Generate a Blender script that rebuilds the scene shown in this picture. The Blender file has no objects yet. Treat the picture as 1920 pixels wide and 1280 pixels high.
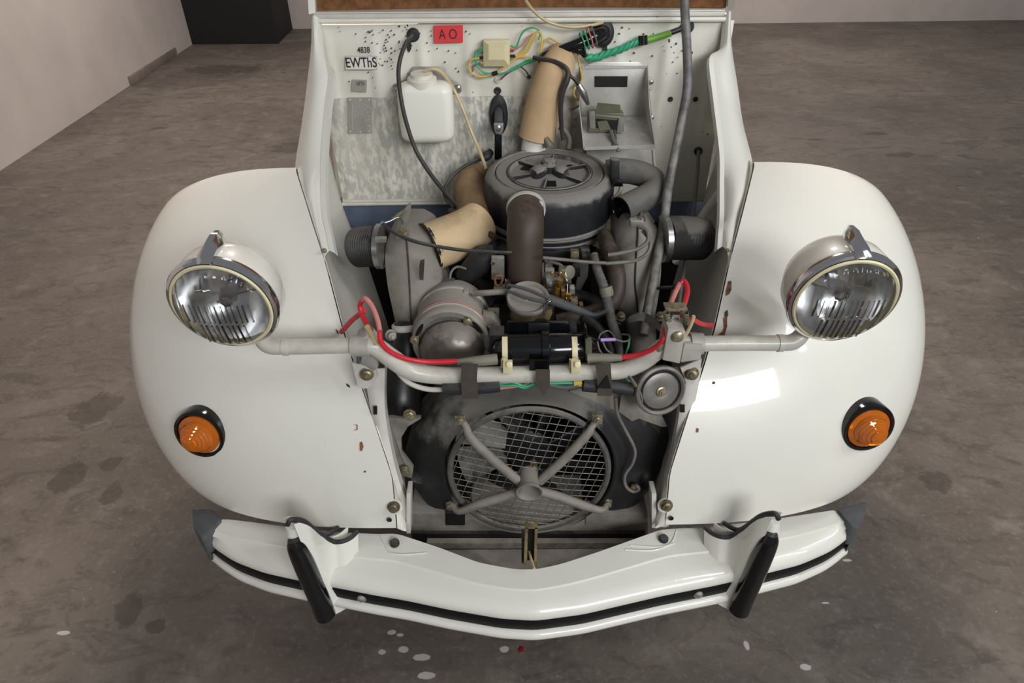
import bpy, bmesh, math, random
from mathutils import Vector as V, Matrix
random.seed(4)
SC = bpy.context.scene
COL = SC.collection
# ------------------------------------------------------------------ camera
FPX = 1233.0
CAM = V((-.03, 0, 1.42))
PT, RL = math.radians(35), math.radians(.7)
FW = V((0, math.cos(PT), -math.sin(PT)))
_r, _u = V((1, 0, 0)), V((0, math.sin(PT), math.cos(PT)))
CR = _r * math.cos(RL) - _u * math.sin(RL)
CU = _r * math.sin(RL) + _u * math.cos(RL)
cd = bpy.data.cameras.new('camera')
cam = bpy.data.objects.new('camera', cd)
COL.objects.link(cam)
cd.sensor_fit = 'HORIZONTAL'
cd.sensor_width = 36
cd.lens = 36 * FPX / 1920
cd.clip_start = .02
m = Matrix((CR, CU, -FW)).transposed().to_4x4()
m.translation = CAM
cam.matrix_world = m
SC.camera = cam
# ------------------------------------------------------------------ light and exposure
vs = SC.view_settings
vs.view_transform = 'Standard'
vs.look = 'None'
vs.gamma = 1
vs.exposure = 0.07
vs.use_curve_mapping = False
wd = bpy.data.worlds.new('world')
SC.world = wd
wd.use_nodes = True
bg = wd.node_tree.nodes['Background']
bg.inputs[0].default_value = (.95, .97, 1, 1)
bg.inputs[1].default_value = .17


def area(name, loc, target, sx, sy, power, col):
    l = bpy.data.lights.new(name, 'AREA')
    l.shape = 'RECTANGLE'
    l.size, l.size_y = sx, sy
    l.energy = power
    l.color = col
    o = bpy.data.objects.new(name, l)
    COL.objects.link(o)
    o.location = loc
    o.rotation_euler = (V(target) - V(loc)).to_track_quat('-Z', 'Y').to_euler()
    return o


area('ceiling_lamp_behind_car', (0, 2.75, 2.9), (0, 1.9, 0), 1.1, .3, 78, (1, .87, .77))
for kx, ky in ((1.75, -.35), (2.35, -.1), (2.95, .2)):
    area('ceiling_tube_right', (kx, ky, 2.7), (.0, 1.2, .7), .07, 1.2, 11, (.98, .99, 1))
area('front_fill_light', (1.65, -2.7, 2.7), (0, 1.2, .75), 2.1, .9, 104, (.97, .985, 1))  # soft front fill added behind the camera, for frontal light on the car
area('ceiling_lamp_back_left', (-1.9, 5.2, 2.9), (-2.3, 5.6, 0), 1.6, .4, 52, (1, .91, .85))
area('ceiling_lamp_back_right', (2.8, 6.4, 2.9), (2.8, 7.4, 0), 1.6, .4, 52, (1, .91, .85))


# ------------------------------------------------------------------ helpers
def ray(px, py):
    return FW + CR * ((px - 960) / FPX) + CU * ((640 - py) / FPX)


def at(px, py, Y):
    d = ray(px, py)
    return CAM + d * (Y / d.y)


def atz(px, py, Z):
    d = ray(px, py)
    return CAM + d * ((Z - CAM.z) / d.z)


def S(px, py, Y):
    return (at(px, py, Y) - CAM).dot(FW) / FPX


def proj(p):
    q = p - CAM
    z = q.dot(FW)
    return 960 + FPX * q.dot(CR) / z, 640 - FPX * q.dot(CU) / z


def spline(pts, sub=6):
    """Catmull-Rom through pts (each a Vector, any dimension)"""
    if len(pts) < 3 or sub < 2:
        return list(pts)
    P = [pts[0] * 2 - pts[1]] + list(pts) + [pts[-1] * 2 - pts[-2]]
    out = []
    for i in range(1, len(P) - 2):
        a, b, c, d = P[i - 1], P[i], P[i + 1], P[i + 2]
        for k in range(sub):
            t = k / sub
            out.append((b * 2 + (c - a) * t + (a * 2 - b * 5 + c * 4 - d) * t * t + (b * 3 - a - c * 3 + d) * t ** 3) * .5)
    out.append(pts[-1])
    return out


def tube(bm, pts, r, n=10, sub=5, caps=True, flat=1.0):
    """round tube along pts; r a number or one per point"""
    rr = r if isinstance(r, (list, tuple)) else [r] * len(pts)
    Q = spline([V((p.x, p.y, p.z, q)) for p, q in zip(pts, rr)], sub)
    P = [V(q[:3]) for q in Q]
    R = [q[3] for q in Q]
    t0 = (P[1] - P[0]).normalized()
    nn = t0.orthogonal().normalized()
    rings = []
    for i, p in enumerate(P):
        a, b = P[max(i - 1, 0)], P[min(i + 1, len(P) - 1)]
        t = (b - a).normalized()
        nn = (nn - t * nn.dot(t)).normalized()
        bb = t.cross(nn)
        rings.append([bm.verts.new(p + (nn * math.cos(2 * math.pi * k / n) + bb * math.sin(2 * math.pi * k / n) * flat) * R[i]) for k in range(n)])
    for A, B in zip(rings, rings[1:]):
        for k in range(n):
            bm.faces.new((A[k], A[(k + 1) % n], B[(k + 1) % n], B[k]))
    if caps:
        bm.faces.new(rings[0][::-1])
        bm.faces.new(rings[-1])
    return bm


def frame(axis, up=None):
    a = V(axis).normalized()
    up = V(up) if up else (V((0, 0, 1)) if abs(a.z) < .9 else V((0, 1, 0)))
    x = up.cross(a).normalized()
    y = a.cross(x)
    return x, y, a


def lathe(bm, prof, c, axis, n=32, sx=1, sy=1, up=None, closed=False):
    """prof: list of (radius, height along axis)"""
    x, y, a = frame(axis, up)
    rings = []
    for r, h in prof:
        if r < 1e-6:
            rings.append([bm.verts.new(c + a * h)])
        else:
            rings.append([bm.verts.new(c + a * h + x * (r * sx * math.cos(2 * math.pi * k / n)) + y * (r * sy * math.sin(2 * math.pi * k / n))) for k in range(n)])
    pairs = list(zip(rings, rings[1:]))
    if closed:
        pairs.append((rings[-1], rings[0]))
    for A, B in pairs:
        for k in range(n):
            k2 = (k + 1) % n
            if len(A) == 1 and len(B) == 1:
                continue
            if len(A) == 1:
                bm.faces.new((A[0], B[k2], B[k]))
            elif len(B) == 1:
                bm.faces.new((A[k], A[k2], B[0]))
            else:
                bm.faces.new((A[k], A[k2], B[k2], B[k]))
    return bm


def prism(bm, pts, vec):
    """closed polygon pts (3-D) extruded along vec"""
    a = [bm.verts.new(p) for p in pts]
    b = [bm.verts.new(p + vec) for p in pts]
    n = len(pts)
    bm.faces.new(a[::-1])
    bm.faces.new(b)
    for i in range(n):
        bm.faces.new((a[i], a[(i + 1) % n], b[(i + 1) % n], b[i]))
    return bm


def box(bm, c, size, axes=None):
    x, y, z = axes if axes else (V((1, 0, 0)), V((0, 1, 0)), V((0, 0, 1)))
    hx, hy, hz = x * size[0] / 2, y * size[1] / 2, z * size[2] / 2
    return prism(bm, [c - hx - hy - hz, c + hx - hy - hz, c + hx + hy - hz, c - hx + hy - hz], hz * 2)


def sheet(bm, rows, thick=0, wrap=False):
    vs_ = [[bm.verts.new(p) for p in r] for r in rows]
    fs = []
    for A, B in zip(vs_, vs_[1:]):
        n = len(A)
        for k in range(n if wrap else n - 1):
            fs.append(bm.faces.new((A[k], A[(k + 1) % n], B[(k + 1) % n], B[k])))
    if thick:
        bmesh.ops.recalc_face_normals(bm, faces=fs)
        bmesh.ops.solidify(bm, geom=fs, thickness=thick)
    return bm


def BM():
    return bmesh.new()


CARLOC = V((0, 1.3, 0))
car = None


def obj(name, bm, mat, parent=None, label=None, bevel=0, sharp=38, smooth=True, kind=None):
    bmesh.ops.recalc_face_normals(bm, faces=bm.faces)
    if bevel:
        ed = [e for e in bm.edges if len(e.link_faces) == 2 and e.calc_face_angle(0) > .5]
        bmesh.ops.bevel(bm, geom=ed, offset=bevel, segments=2, affect='EDGES', profile=.6, clamp_overlap=True)
    me = bpy.data.meshes.new(name)
    bm.to_mesh(me)
    bm.free()
    if smooth:
        me.shade_smooth()
        me.set_sharp_from_angle(angle=math.radians(sharp))
    me.materials.append(mat)
    o = bpy.data.objects.new(name, me)
    COL.objects.link(o)
    if parent:
        o.parent = parent
        if parent is car:
            o.matrix_parent_inverse = Matrix.Translation(-CARLOC)
    if label:
        o['label'] = label
    if kind:
        o['kind'] = kind
    return o


def top(o, label, cat, group=None):
    o['label'] = label
    o['category'] = cat
    if group:
        o['group'] = group
    return o


def tpx(pts):
    return [at(*p) for p in pts]


def tube_px(name, pts, rpx, mat, parent=None, label=None, n=10, sub=5, caps=True):
    P = tpx(pts)
    if not isinstance(rpx, (list, tuple)):
        rpx = [rpx] * len(P)
    R = [q * S(*p) for q, p in zip(rpx, pts)]
    return obj(name, tube(BM(), P, R, n, sub, caps), mat, parent or car, label)


def plate_px(name, pts, Y, depth, mat, parent=None, label=None, bevel=0, vec=None):
    P = [at(p[0], p[1], p[2] if len(p) > 2 else Y) for p in pts]
    return obj(name, prism(BM(), P, V(vec) if vec else V((0, depth, 0))), mat, parent or car, label, bevel=bevel)


def box_px(name, x0, y0, x1, y1, Y, depth, mat, parent=None, label=None, bevel=.001):
    return plate_px(name, [(x0, y0), (x1, y0), (x1, y1), (x0, y1)], Y, depth, mat, parent, label, bevel)


def bolt_px(name, px, py, Y, rpx, mat, parent, axis=(0, -1, .1), h=.6, label=None, washer=True):
    c = at(px, py, Y)
    r = rpx * S(px, py, Y)
    bm = BM()
    pr = ([(r * 1.35, -r * .4), (r * 1.35, .0)] if washer else []) + [(r, 0), (r, r * h), (r * .8, r * (h + .12)), (0, r * (h + .12))]
    lathe(bm, pr, c, axis, 6 if not washer else 12)
    if washer:
        lathe(bm, [(r * .55, r * (h + .1)), (r * .5, r * (h + .5)), (0, r * (h + .5))], c, axis, 8)
    return obj(name, bm, mat, parent, label)


def disc_px(name, px, py, Y, prof, axis, mat, parent=None, label=None, n=32, sx=1, sy=1):
    """lathe whose profile is in pixels at that place"""
    s = S(px, py, Y)
    return obj(name, lathe(BM(), [(r * s, h * s) for r, h in prof], at(px, py, Y), axis, n, sx, sy), mat, parent or car, label)


def text(name, s, c, xdir, updir, size, mat, parent, sx=1.0, thick=.0002, label=None, bold=0):
    cu = bpy.data.curves.new(name, 'FONT')
    cu.body = s
    cu.size = 1
    cu.align_x = 'CENTER'
    cu.align_y = 'CENTER'
    cu.offset = bold
    o = bpy.data.objects.new(name, cu)
    COL.objects.link(o)
    dg = bpy.context.evaluated_depsgraph_get()
    me = bpy.data.meshes.new_from_object(o.evaluated_get(dg))
    bpy.data.objects.remove(o)
    x, u = V(xdir).normalized(), V(updir).normalized()
    nz = x.cross(u).normalized()
    for v in me.vertices:
        v.co = c + x * v.co.x * size * sx + u * v.co.y * size + nz * thick
    me.name = name
    me.materials.clear()
    me.materials.append(mat)
    t = bpy.data.objects.new(name, me)
    COL.objects.link(t)
    t.parent = parent
    if parent is car:
        t.matrix_parent_inverse = Matrix.Translation(-CARLOC)
    if label:
        t['label'] = label
    return t


# ------------------------------------------------------------------ materials
def srgb(c):
    return tuple(((x / 255) / 12.92 if x < 11 else (((x / 255) + .055) / 1.055) ** 2.4) for x in c) + (1,)


class N:
    def __init__(s, name):
        s.m = bpy.data.materials.new(name)
        s.m.use_nodes = True
        s.t = s.m.node_tree
        s.b = s.t.nodes['Principled BSDF']
        s.tc = None

    def n(s, typ, **kw):
        x = s.t.nodes.new(typ)
        for k, v in kw.items():
            setattr(x, k, v)
        return x

    def l(s, a, b):
        s.t.links.new(a, b)

    def co(s):
        if not s.tc:
            s.tc = s.n('ShaderNodeTexCoord')
        return s.tc.outputs['Object']

    def noise(s, scale, detail=4, rough=.55, stretch=None, dist=0):
        x = s.n('ShaderNodeTexNoise')
        x.inputs['Scale'].default_value = scale
        x.inputs['Detail'].default_value = detail
        x.inputs['Roughness'].default_value = rough
        x.inputs['Distortion'].default_value = dist
        src = s.co()
        if stretch:
            mp = s.n('ShaderNodeMapping')
            mp.inputs['Scale'].default_value = stretch
            s.l(src, mp.inputs[0])
            src = mp.outputs[0]
        s.l(src, x.inputs['Vector'])
        return x.outputs[0]

    def ramp(s, f, a, b):
        x = s.n('ShaderNodeMapRange', interpolation_type='SMOOTHSTEP')
        x.inputs[1].default_value = a
        x.inputs[2].default_value = b
        s.l(f, x.inputs[0])
        return x.outputs[0]

    def math(s, op, a, b=None, clamp=False):
        x = s.n('ShaderNodeMath', operation=op, use_clamp=clamp)
        for i, q in enumerate((a, b)):
            if q is None:
                continue
            if isinstance(q, (int, float)):
                x.inputs[i].default_value = q
            else:
                s.l(q, x.inputs[i])
        return x.outputs[0]

    def mix(s, f, a, b):
        x = s.n('ShaderNodeMix', data_type='RGBA')
        for i, q in ((0, f), (6, a), (7, b)):
            if isinstance(q, (int, float, tuple)):
                x.inputs[i].default_value = q
            else:
                s.l(q, x.inputs[i])
        return x.outputs[2]

    def bump(s, h, strength, dist):
        x = s.n('ShaderNodeBump')
        x.inputs['Strength'].default_value = strength
        x.inputs['Distance'].default_value = dist
        s.l(h, x.inputs['Height'])
        s.l(x.outputs[0], s.b.inputs['Normal'])

    def set(s, **kw):
        for k, v in kw.items():
            i = s.b.inputs[k.replace('_', ' ')]
            if isinstance(v, (int, float, tuple)):
                i.default_value = v
            else:
                s.l(v, i)


def mat(name, col, rough=.5, metal=0., coat=0., var=.08, vscale=25, dust=0., dcol=(150, 142, 130), dscale=30, bump=0., bscale=120, spec=.5):
    k = N(name)
    c = srgb(col)
    dark = tuple(x * (1 - var * 1.6) for x in c[:3]) + (1,)
    lite = tuple(min(1, x * (1 + var)) for x in c[:3]) + (1,)
    cc = k.mix(k.ramp(k.noise(vscale), .3, .7), dark, lite)
    k.set(Roughness=rough, Metallic=metal)
    if dust:
        g = k.n('ShaderNodeNewGeometry')
        sp = k.n('ShaderNodeSeparateXYZ')
        k.l(g.outputs['Normal'], sp.inputs[0])
        upf = k.math('MULTIPLY', k.math('MAXIMUM', sp.outputs[2], 0.0), .55)
        f = k.ramp(k.math('ADD', k.noise(dscale, 6, .65), upf), .95 - .6 * dust, 1.2 - .6 * dust)
        f = k.math('MULTIPLY', f, min(1, .45 + dust * .55))
        cc = k.mix(f, cc, srgb(dcol))
        k.set(Roughness=k.math('ADD', k.math('MULTIPLY', f, .85 - rough), rough))
        if metal:
            k.set(Metallic=k.math('MULTIPLY', k.math('SUBTRACT', 1.0, f), metal))
    k.set(Base_Color=cc, Coat_Weight=coat, Coat_Roughness=.06)
    k.b.inputs['Specular IOR Level'].default_value = spec
    if bump:
        k.bump(k.noise(bscale, 5), bump, .002)
    return k.m


paint = mat('cream_white_paint', (226, 224, 214), .34, 0, .6, .015, 6)
paint_in = mat('inner_wing_paint', (224, 221, 210), .45, 0, .2, .03, 9, dust=.06, dcol=(180, 173, 160))
dirty_white = mat('dusty_white_metal', (205, 202, 193), .45, 0, .2, .05, 30, dust=.25, dcol=(170, 163, 150))
greytube = mat('grey_white_tube_paint', (196, 193, 182), .42, 0, .25, .05, 40, dust=.2, dcol=(172, 166, 152))
bracketgrey = mat('grey_bracket_paint', (172, 169, 161), .5, 0, 0, .06, 40, dust=.2)
ductgrey = mat('dusty_grey_sheet_metal', (132, 127, 119), .62, .2, 0, .12, 40, dust=.6, dcol=(140, 134, 125), bump=.1)
alu = mat('cast_aluminium', (160, 157, 150), .45, .65, 0, .1, 60, dust=.55, dcol=(163, 157, 147), bump=.15)
steel = mat('worn_bright_steel', (190, 190, 190), .25, 1, 0, .15, 40)
rodmetal = mat('scuffed_grey_rod', (118, 117, 114), .55, .3, 0, .3, 30, dust=.25)
zinc = mat('yellow_zinc_bolt', (158, 147, 120), .4, .6, 0, .25, 200)
brass = mat('brass', (178, 140, 62), .3, .9, 0, .25, 150, dust=.15)
chrome = mat('chrome', (225, 225, 228), .12, 1, 0, .02)
mirror = mat('silvered_reflector', (245, 245, 247), .26, 1, 0, .02)
hornm = mat('grey_horn_metal', (128, 125, 120), .42, .45, 0, .1, 40, dust=.2)
ringm = mat('dark_grey_ring', (92, 89, 84), .6, .2, 0, .15, 50, dust=.3)
black = mat('black_plastic', (24, 24, 25), .38, 0, 0, .1, 40, dust=.06, dcol=(90, 88, 84))
matblack = mat('matt_black_strip', (20, 20, 21), .55, 0, 0, .05, spec=.25)
gloss = mat('gloss_black_plastic', (13, 14, 16), .14, 0, .3, .1)
rubber = mat('black_rubber', (40, 41, 43), .6, 0, 0, .1, 40, dust=.12, dcol=(95, 93, 90))
greyrubber = mat('grey_weathered_rubber', (82, 83, 85), .65, 0, 0, .08, 60, bump=.1)
brownrubber = mat('brown_aged_rubber', (70, 57, 48), .55, 0, 0, .1, 30, dust=.12, dcol=(98, 86, 76))
filterblk = mat('dusty_black_air_filter', (34, 35, 38), .5, 0, 0, .1, 30, dust=.62, dcol=(142, 138, 132), dscale=14)
shroudblk = mat('dusty_black_shroud', (32, 32, 33), .55, 0, 0, .12, 30, dust=.42, dcol=(150, 146, 138), dscale=11, bump=.15, bscale=300)
snork = mat('dusty_grey_snorkel', (88, 86, 82), .6, 0, 0, .08, 30, dust=.5, dcol=(116, 112, 106))
dark = mat('oily_black_engine_metal', (26, 25, 24), .6, .3, 0, .2, 40, dust=.15, dcol=(80, 74, 66))
corr = mat('black_corrugated_hose', (44, 43, 42), .55, 0, 0, .1, 40, dust=.4, dcol=(110, 104, 96))
card = mat('tan_card_duct', (198, 168, 130), .8, 0, 0, .08, 18, dust=.12, dcol=(168, 146, 116), bump=.15, bscale=90)
cards = mat('cream_card_sleeve', (214, 188, 148), .8, 0, 0, .06, 18, dust=.08, dcol=(170, 150, 120))
zincd = mat('dull_bronze_bolt', (128, 117, 94), .4, .6, 0, .25, 200)
stripm = mat('dirty_pale_metal', (150, 145, 136), .6, 0, 0, .2, 60, dust=.3)
litfloorm = mat('lit_floor_tone', (176, 167, 156), .8, 0, 0, .18, 14)  # pale tone that stands for lit floor seen through the bumper gap
cardd = mat('brown_stained_card_duct', (150, 122, 88), .8, 0, 0, .15, 14, dust=.1, dcol=(120, 100, 78))
felt = mat('brown_fibre_lining', (112, 74, 42), .95, 0, 0, .22, 60, bump=.6, bscale=160)
bluegrey = mat('blue_grey_toe_board', (98, 112, 134), .7, 0, 0, .15, 18, dust=.15)
plastic_cream = mat('cream_plastic', (222, 212, 172), .4, 0, .1, .04, 40)
cap_white = mat('milky_white_cap', (226, 222, 206), .4, 0, .1, .03)
redw = mat('red_wire', (205, 38, 50), .4, 0, .1, .06)
pinkw = mat('faded_pink_wire', (204, 128, 122), .55, 0, 0, .12, 30)
greenw = mat('green_wire', (60, 168, 122), .45, 0, 0, .06)
limew = mat('lime_green_sleeve', (120, 178, 66), .45, 0, 0, .06)
yellw = mat('yellow_wire', (214, 184, 92), .45, 0, 0, .06)
purpw = mat('purple_sleeve', (182, 150, 222), .45, 0, 0, .04)
mauve = mat('mauve_wire', (112, 62, 84), .5, 0, 0, .06)
greyw = mat('grey_cable', (112, 107, 100), .55, 0, 0, .12, 40)
darkw = mat('dark_cable_sheath', (52, 50, 49), .5, 0, 0, .12, 40, dust=.25, dcol=(110, 105, 98))
hosew = mat('clear_amber_hose', (196, 178, 136), .3, 0, .2, .06)
olive = mat('olive_grey_boot', (126, 124, 108), .6, 0, 0, .06)
tape = mat('grey_cloth_tape', (96, 93, 88), .7, 0, 0, .2, 90, bump=.3)
strapm = mat('brown_rubber_strap', (74, 67, 60), .6, 0, 0, .12, 40)
redlab = mat('red_paper_label', (222, 62, 66), .6, 0, 0, .03)
ink = mat('black_ink', (38, 36, 36), .7, 0, 0, .25, 120)
whitelab = mat('white_paper_label', (226, 223, 214), .6, 0, 0, .02)
greylab = mat('grey_metal_label', (176, 173, 164), .45, .3, 0, .05)
tyre = mat('tyre_rubber', (30, 30, 30), .8, 0, 0, .1)
rust = mat('rust_chip', (128, 82, 48), .8, 0, 0, .35, 120)
rustd = mat('dark_chip', (70, 62, 54), .8, 0, 0, .3, 120)
battm = mat('bare_aluminium_sheet', (208, 206, 200), .38, .35, 0, .12, 12, dust=.1, dcol=(160, 150, 138))
oliveg = mat('olive_grey_box', (104, 102, 84), .5, .2, 0, .1)
amberd = mat('grimy_brass_neck', (128, 112, 78), .55, .25, 0, .25, 50)
leafred = mat('red_scrap', (190, 34, 30), .6, 0, 0, .1)


def glass_mat():
    k = N('fluted_clear_lens')
    nt = k.t
    w = k.n('ShaderNodeTexWave', wave_type='BANDS', bands_direction='X')
    w.inputs['Scale'].default_value = 26
    k.l(k.co(), w.inputs['Vector'])
    bp = k.n('ShaderNodeBump')
    bp.inputs['Strength'].default_value = .55
    bp.inputs['Distance'].default_value = .004
    k.l(w.outputs['Fac'], bp.inputs['Height'])
    rf = k.n('ShaderNodeBsdfRefraction')
    rf.inputs['IOR'].default_value = 1.06
    rf.inputs['Roughness'].default_value = 0
    rf.inputs['Color'].default_value = (.97, .98, .98, 1)
    gl = k.n('ShaderNodeBsdfGlossy')
    gl.inputs['Roughness'].default_value = .03
    fr = k.n('ShaderNodeFresnel')
    fr.inputs['IOR'].default_value = 1.5
    mx = k.n('ShaderNodeMixShader')
    for q in (rf, gl, fr):
        k.l(bp.outputs[0], q.inputs['Normal'])
    k.l(fr.outputs[0], mx.inputs[0])
    k.l(rf.outputs[0], mx.inputs[1])
    k.l(gl.outputs[0], mx.inputs[2])
    k.l(mx.outputs[0], nt.nodes['Material Output'].inputs[0])
    return k.m


glass = glass_mat()


def amber_mat():
    k = N('amber_lens')
    k.set(Base_Color=srgb((238, 128, 12)), Roughness=.07, Transmission_Weight=.5, Coat_Weight=.6, Coat_Roughness=.05)
    k.b.inputs['Subsurface Weight'].default_value = .0
    return k.m


amber = amber_mat()


def bottle_mat():
    k = N('milky_translucent_plastic')
    k.set(Base_Color=srgb((250, 248, 236)), Roughness=.38, Transmission_Weight=.06)
    k.b.inputs['Subsurface Weight'].default_value = .25
    k.b.inputs['Subsurface Radius'].default_value = (.03, .03, .025)
    k.b.inputs['Subsurface Scale'].default_value = .5
    return k.m


bottlem = bottle_mat()
fluid = mat('pale_washer_fluid', (196, 202, 200), .2, 0, 0, .01)


def firewall_mat():
    k = N('speckled_white_bulkhead_paint')
    v = k.n('ShaderNodeTexVoronoi')
    v.inputs['Scale'].default_value = 62
    v.inputs['Randomness'].default_value = 1
    mp = k.n('ShaderNodeMapping')
    mp.inputs['Scale'].default_value = (1, .2, .75)
    k.l(k.co(), mp.inputs[0])
    k.l(mp.outputs[0], v.inputs['Vector'])
    sz = k.math('MULTIPLY', k.ramp(k.noise(9, 3), .5, .72), .17)
    sp = k.math('LESS_THAN', v.outputs['Distance'], sz)
    c = k.mix(k.ramp(k.noise(7, 5), .4, .75), srgb((230, 227, 215)), srgb((216, 211, 196)))
    c = k.mix(sp, c, srgb((58, 44, 34)))
    k.set(Base_Color=c, Roughness=.4, Coat_Weight=.2)
    return k.m


def pad_mat():
    k = N('mottled_grey_bitumen_pad')
    a = k.ramp(k.noise(95, 5, .6, (1, 1, .45)), .42, .6)
    b = k.ramp(k.noise(9, 4, .6, (1.6, 1, .5)), .35, .7)
    c = k.mix(a, srgb((172, 173, 168)), srgb((222, 217, 203)))
    c = k.mix(k.math('MULTIPLY', b, .6), c, srgb((212, 207, 192)))
    k.set(Base_Color=c, Roughness=.6)
    k.bump(a, .3, .002)
    return k.m


fwm, padm = firewall_mat(), pad_mat()


def card_corr():
    """card duct with fine ribs round it is given real rings below; this is the plain skin"""
    return card


# ------------------------------------------------------------------ room
STAINS = [(175, 768, .07, .09), (205, 870, .030, .035), (210, 925, .028, .045), (240, 1145, .035, .045), (130, 895, .05, .06), (290, 1172, .03, .02), (1760, 905, .05, .04),
          (1640, 250, .12, .035), (1530, 262, .06, .03), (1690, 290, .12, .05), (300, 240, .05, .04), (560, 275, .2, .12), (420, 130, .4, .22)]


def floor_mat():
    k = N('stained_concrete')
    n1, n2, n3 = k.noise(1.1, 6, .6, dist=.6), k.noise(9, 6, .65), k.noise(4, 5, .6, (1, 2.4, 1), 1.2)
    c = k.mix(k.ramp(n1, .3, .72), srgb((88, 80, 73)), srgb((118, 109, 100)))
    c = k.mix(k.math('MULTIPLY', k.ramp(n2, .5, .75), .5), c, srgb((136, 128, 119)))
    c = k.mix(k.math('MULTIPLY', k.ramp(n3, .52, .68), .6), c, srgb((74, 67, 60)))
    n4 = k.noise(5.5, 7, .72, (1, 1.6, 1), 2.0)
    c = k.mix(k.math('MULTIPLY', k.ramp(n4, .50, .64), .45), c, srgb((70, 62, 55)))
    n5 = k.noise(70, 3, .6)
    c = k.mix(k.math('MULTIPLY', k.ramp(n5, .5, .75), .25), c, srgb((150, 141, 132)))
    tot = None
    wob = k.noise(13, 6, .7)
    pos = k.co()
    for (px, py, rx, ry) in STAINS:
        p = atz(px, py, 0)
        mp = k.n('ShaderNodeMapping', vector_type='POINT')
        mp.inputs['Location'].default_value = (-p.x / rx, -p.y / ry, 0)
        mp.inputs['Scale'].default_value = (1 / rx, 1 / ry, 0)
        k.l(pos, mp.inputs[0])
        ln = k.n('ShaderNodeVectorMath', operation='LENGTH')
        k.l(mp.outputs[0], ln.inputs[0])
        f = k.ramp(k.math('ADD', ln.outputs['Value'], k.math('MULTIPLY', wob, 2.6)), 2.35, 2.1)
        tot = f if tot is None else k.math('MAXIMUM', tot, f)
    c = k.mix(k.math('MULTIPLY', tot, .55), c, srgb((58, 51, 45)))
    v = k.ramp(k.noise(42, 3, .5), .715, .76)
    gate = k.ramp(k.noise(1.6, 2), .48, .58)
    c = k.mix(k.math('MULTIPLY', k.math('MULTIPLY', v, gate), .7), c, srgb((190, 186, 178)))
    lt = None
    for (px, py, rx, ry) in [(735, 1185, .012, .007), (750, 1190, .01, .005), (757, 1217, .014, .009), (716, 1222, .009, .007), (792, 1232, .022, .009), (800, 1266, .02, .01), (945, 1217, .012, .008), (1400, 1210, .006, .012), (1510, 1250, .014, .008), (1588, 1050, .012, .004), (1548, 1130, .01, .003), (118, 1186, .016, .006)]:
        p = atz(px, py, 0)
        mp = k.n('ShaderNodeMapping', vector_type='POINT')
        mp.inputs['Location'].default_value = (-p.x / rx, -p.y / ry, 0)
        mp.inputs['Scale'].default_value = (1 / rx, 1 / ry, 0)
        k.l(pos, mp.inputs[0])
        ln = k.n('ShaderNodeVectorMath', operation='LENGTH')
        k.l(mp.outputs[0], ln.inputs[0])
        f = k.ramp(k.math('ADD', ln.outputs['Value'], k.math('MULTIPLY', wob, 1.6)), 1.75, 1.6)
        lt = f if lt is None else k.math('MAXIMUM', lt, f)
    c = k.mix(k.math('MULTIPLY', lt, .75), c, srgb((204, 200, 194)))
    k.set(Base_Color=c, Roughness=k.math('ADD', k.math('MULTIPLY', n2, .35), .42))
    k.bump(k.math('ADD', n2, k.math('MULTIPLY', n3, .6)), .25, .01)
    return k.m


wallm = mat('matt_white_wall', (196, 186, 180), .85, 0, 0, .04, 2.5, bump=.05)
blackwall = mat('black_painted_wall', (14, 17, 19), .7, 0, 0, .1)


def struct(name, bm, m, bevel=0):
    o = obj(name, bm, m, bevel=bevel)
    o['kind'] = 'structure'
    return o


b = BM()
box(b, V((0, 3.5, -.05)), (16, 13, .1))
struct('floor', b, floor_mat())
pL = [V((-2.72, -1, 0)), V((-3.206, 4.642, 0)), V((-3.462, 7.73, 0))]
pL[0] = pL[1] + (pL[1] - pL[2]) * 1.8
b = BM()
prism(b, [pL[0], pL[2], V((-3.53, 8.6, 0)), V((-3.75, 8.6, 0)), pL[0] - V((.2, 0, 0))], V((0, 0, 3)))
struct('wall_left', b, wallm)
b = BM()
box(b, V((1.6, 8.68, 1.5)), (10.4, .2, 3))
struct('wall_back', b, wallm)
b = BM()
prism(b, [V((-3.462, 7.72, 0)), V((-2.52, 7.70, 0)), V((-2.6, 8.58, 0)), V((-3.53, 8.58, 0))], V((0, 0, 3)))
struct('wall_black', b, blackwall)
b = BM()
q0, q1 = atz(250, 160, 0), atz(352, 88, 0)
prism(b, [q0, q1, q1 + V((-.05, 0, 0)), q0 + V((-.05, 0, 0))], V((0, 0, .07)))
struct('baseboard_left', b, mat('grey_plinth', (120, 111, 104), .8, 0, 0, .1, 9), .004)
# small red scrap on the floor in front of the bumper
b = BM()
c0 = atz(977, 1217, .001)
pts = []
for k in range(10):
    a = 2 * math.pi * k / 10
    r = .0085 if k % 2 else .0045
    pts.append(c0 + V((math.cos(a) * r, math.sin(a) * r * 1.2, random.uniform(0, .003))))
cv = b.verts.new(c0 + V((0, 0, .003)))
rv = [b.verts.new(p) for p in pts]
for k in range(10):
    b.faces.new((cv, rv[k], rv[(k + 1) % 10]))
bmesh.ops.solidify(b, geom=b.faces[:], thickness=.0006)
top(obj('paint_scrap', b, leafred), 'tiny ragged red scrap lying on the concrete in front of the bumper', 'scrap')

# ------------------------------------------------------------------ the car
car = bpy.data.objects.new('car', None)
COL.objects.link(car)
car.location = CARLOC
top(car, 'old cream white small car parked on the concrete, bonnet open and engine bay exposed', 'car')

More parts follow.
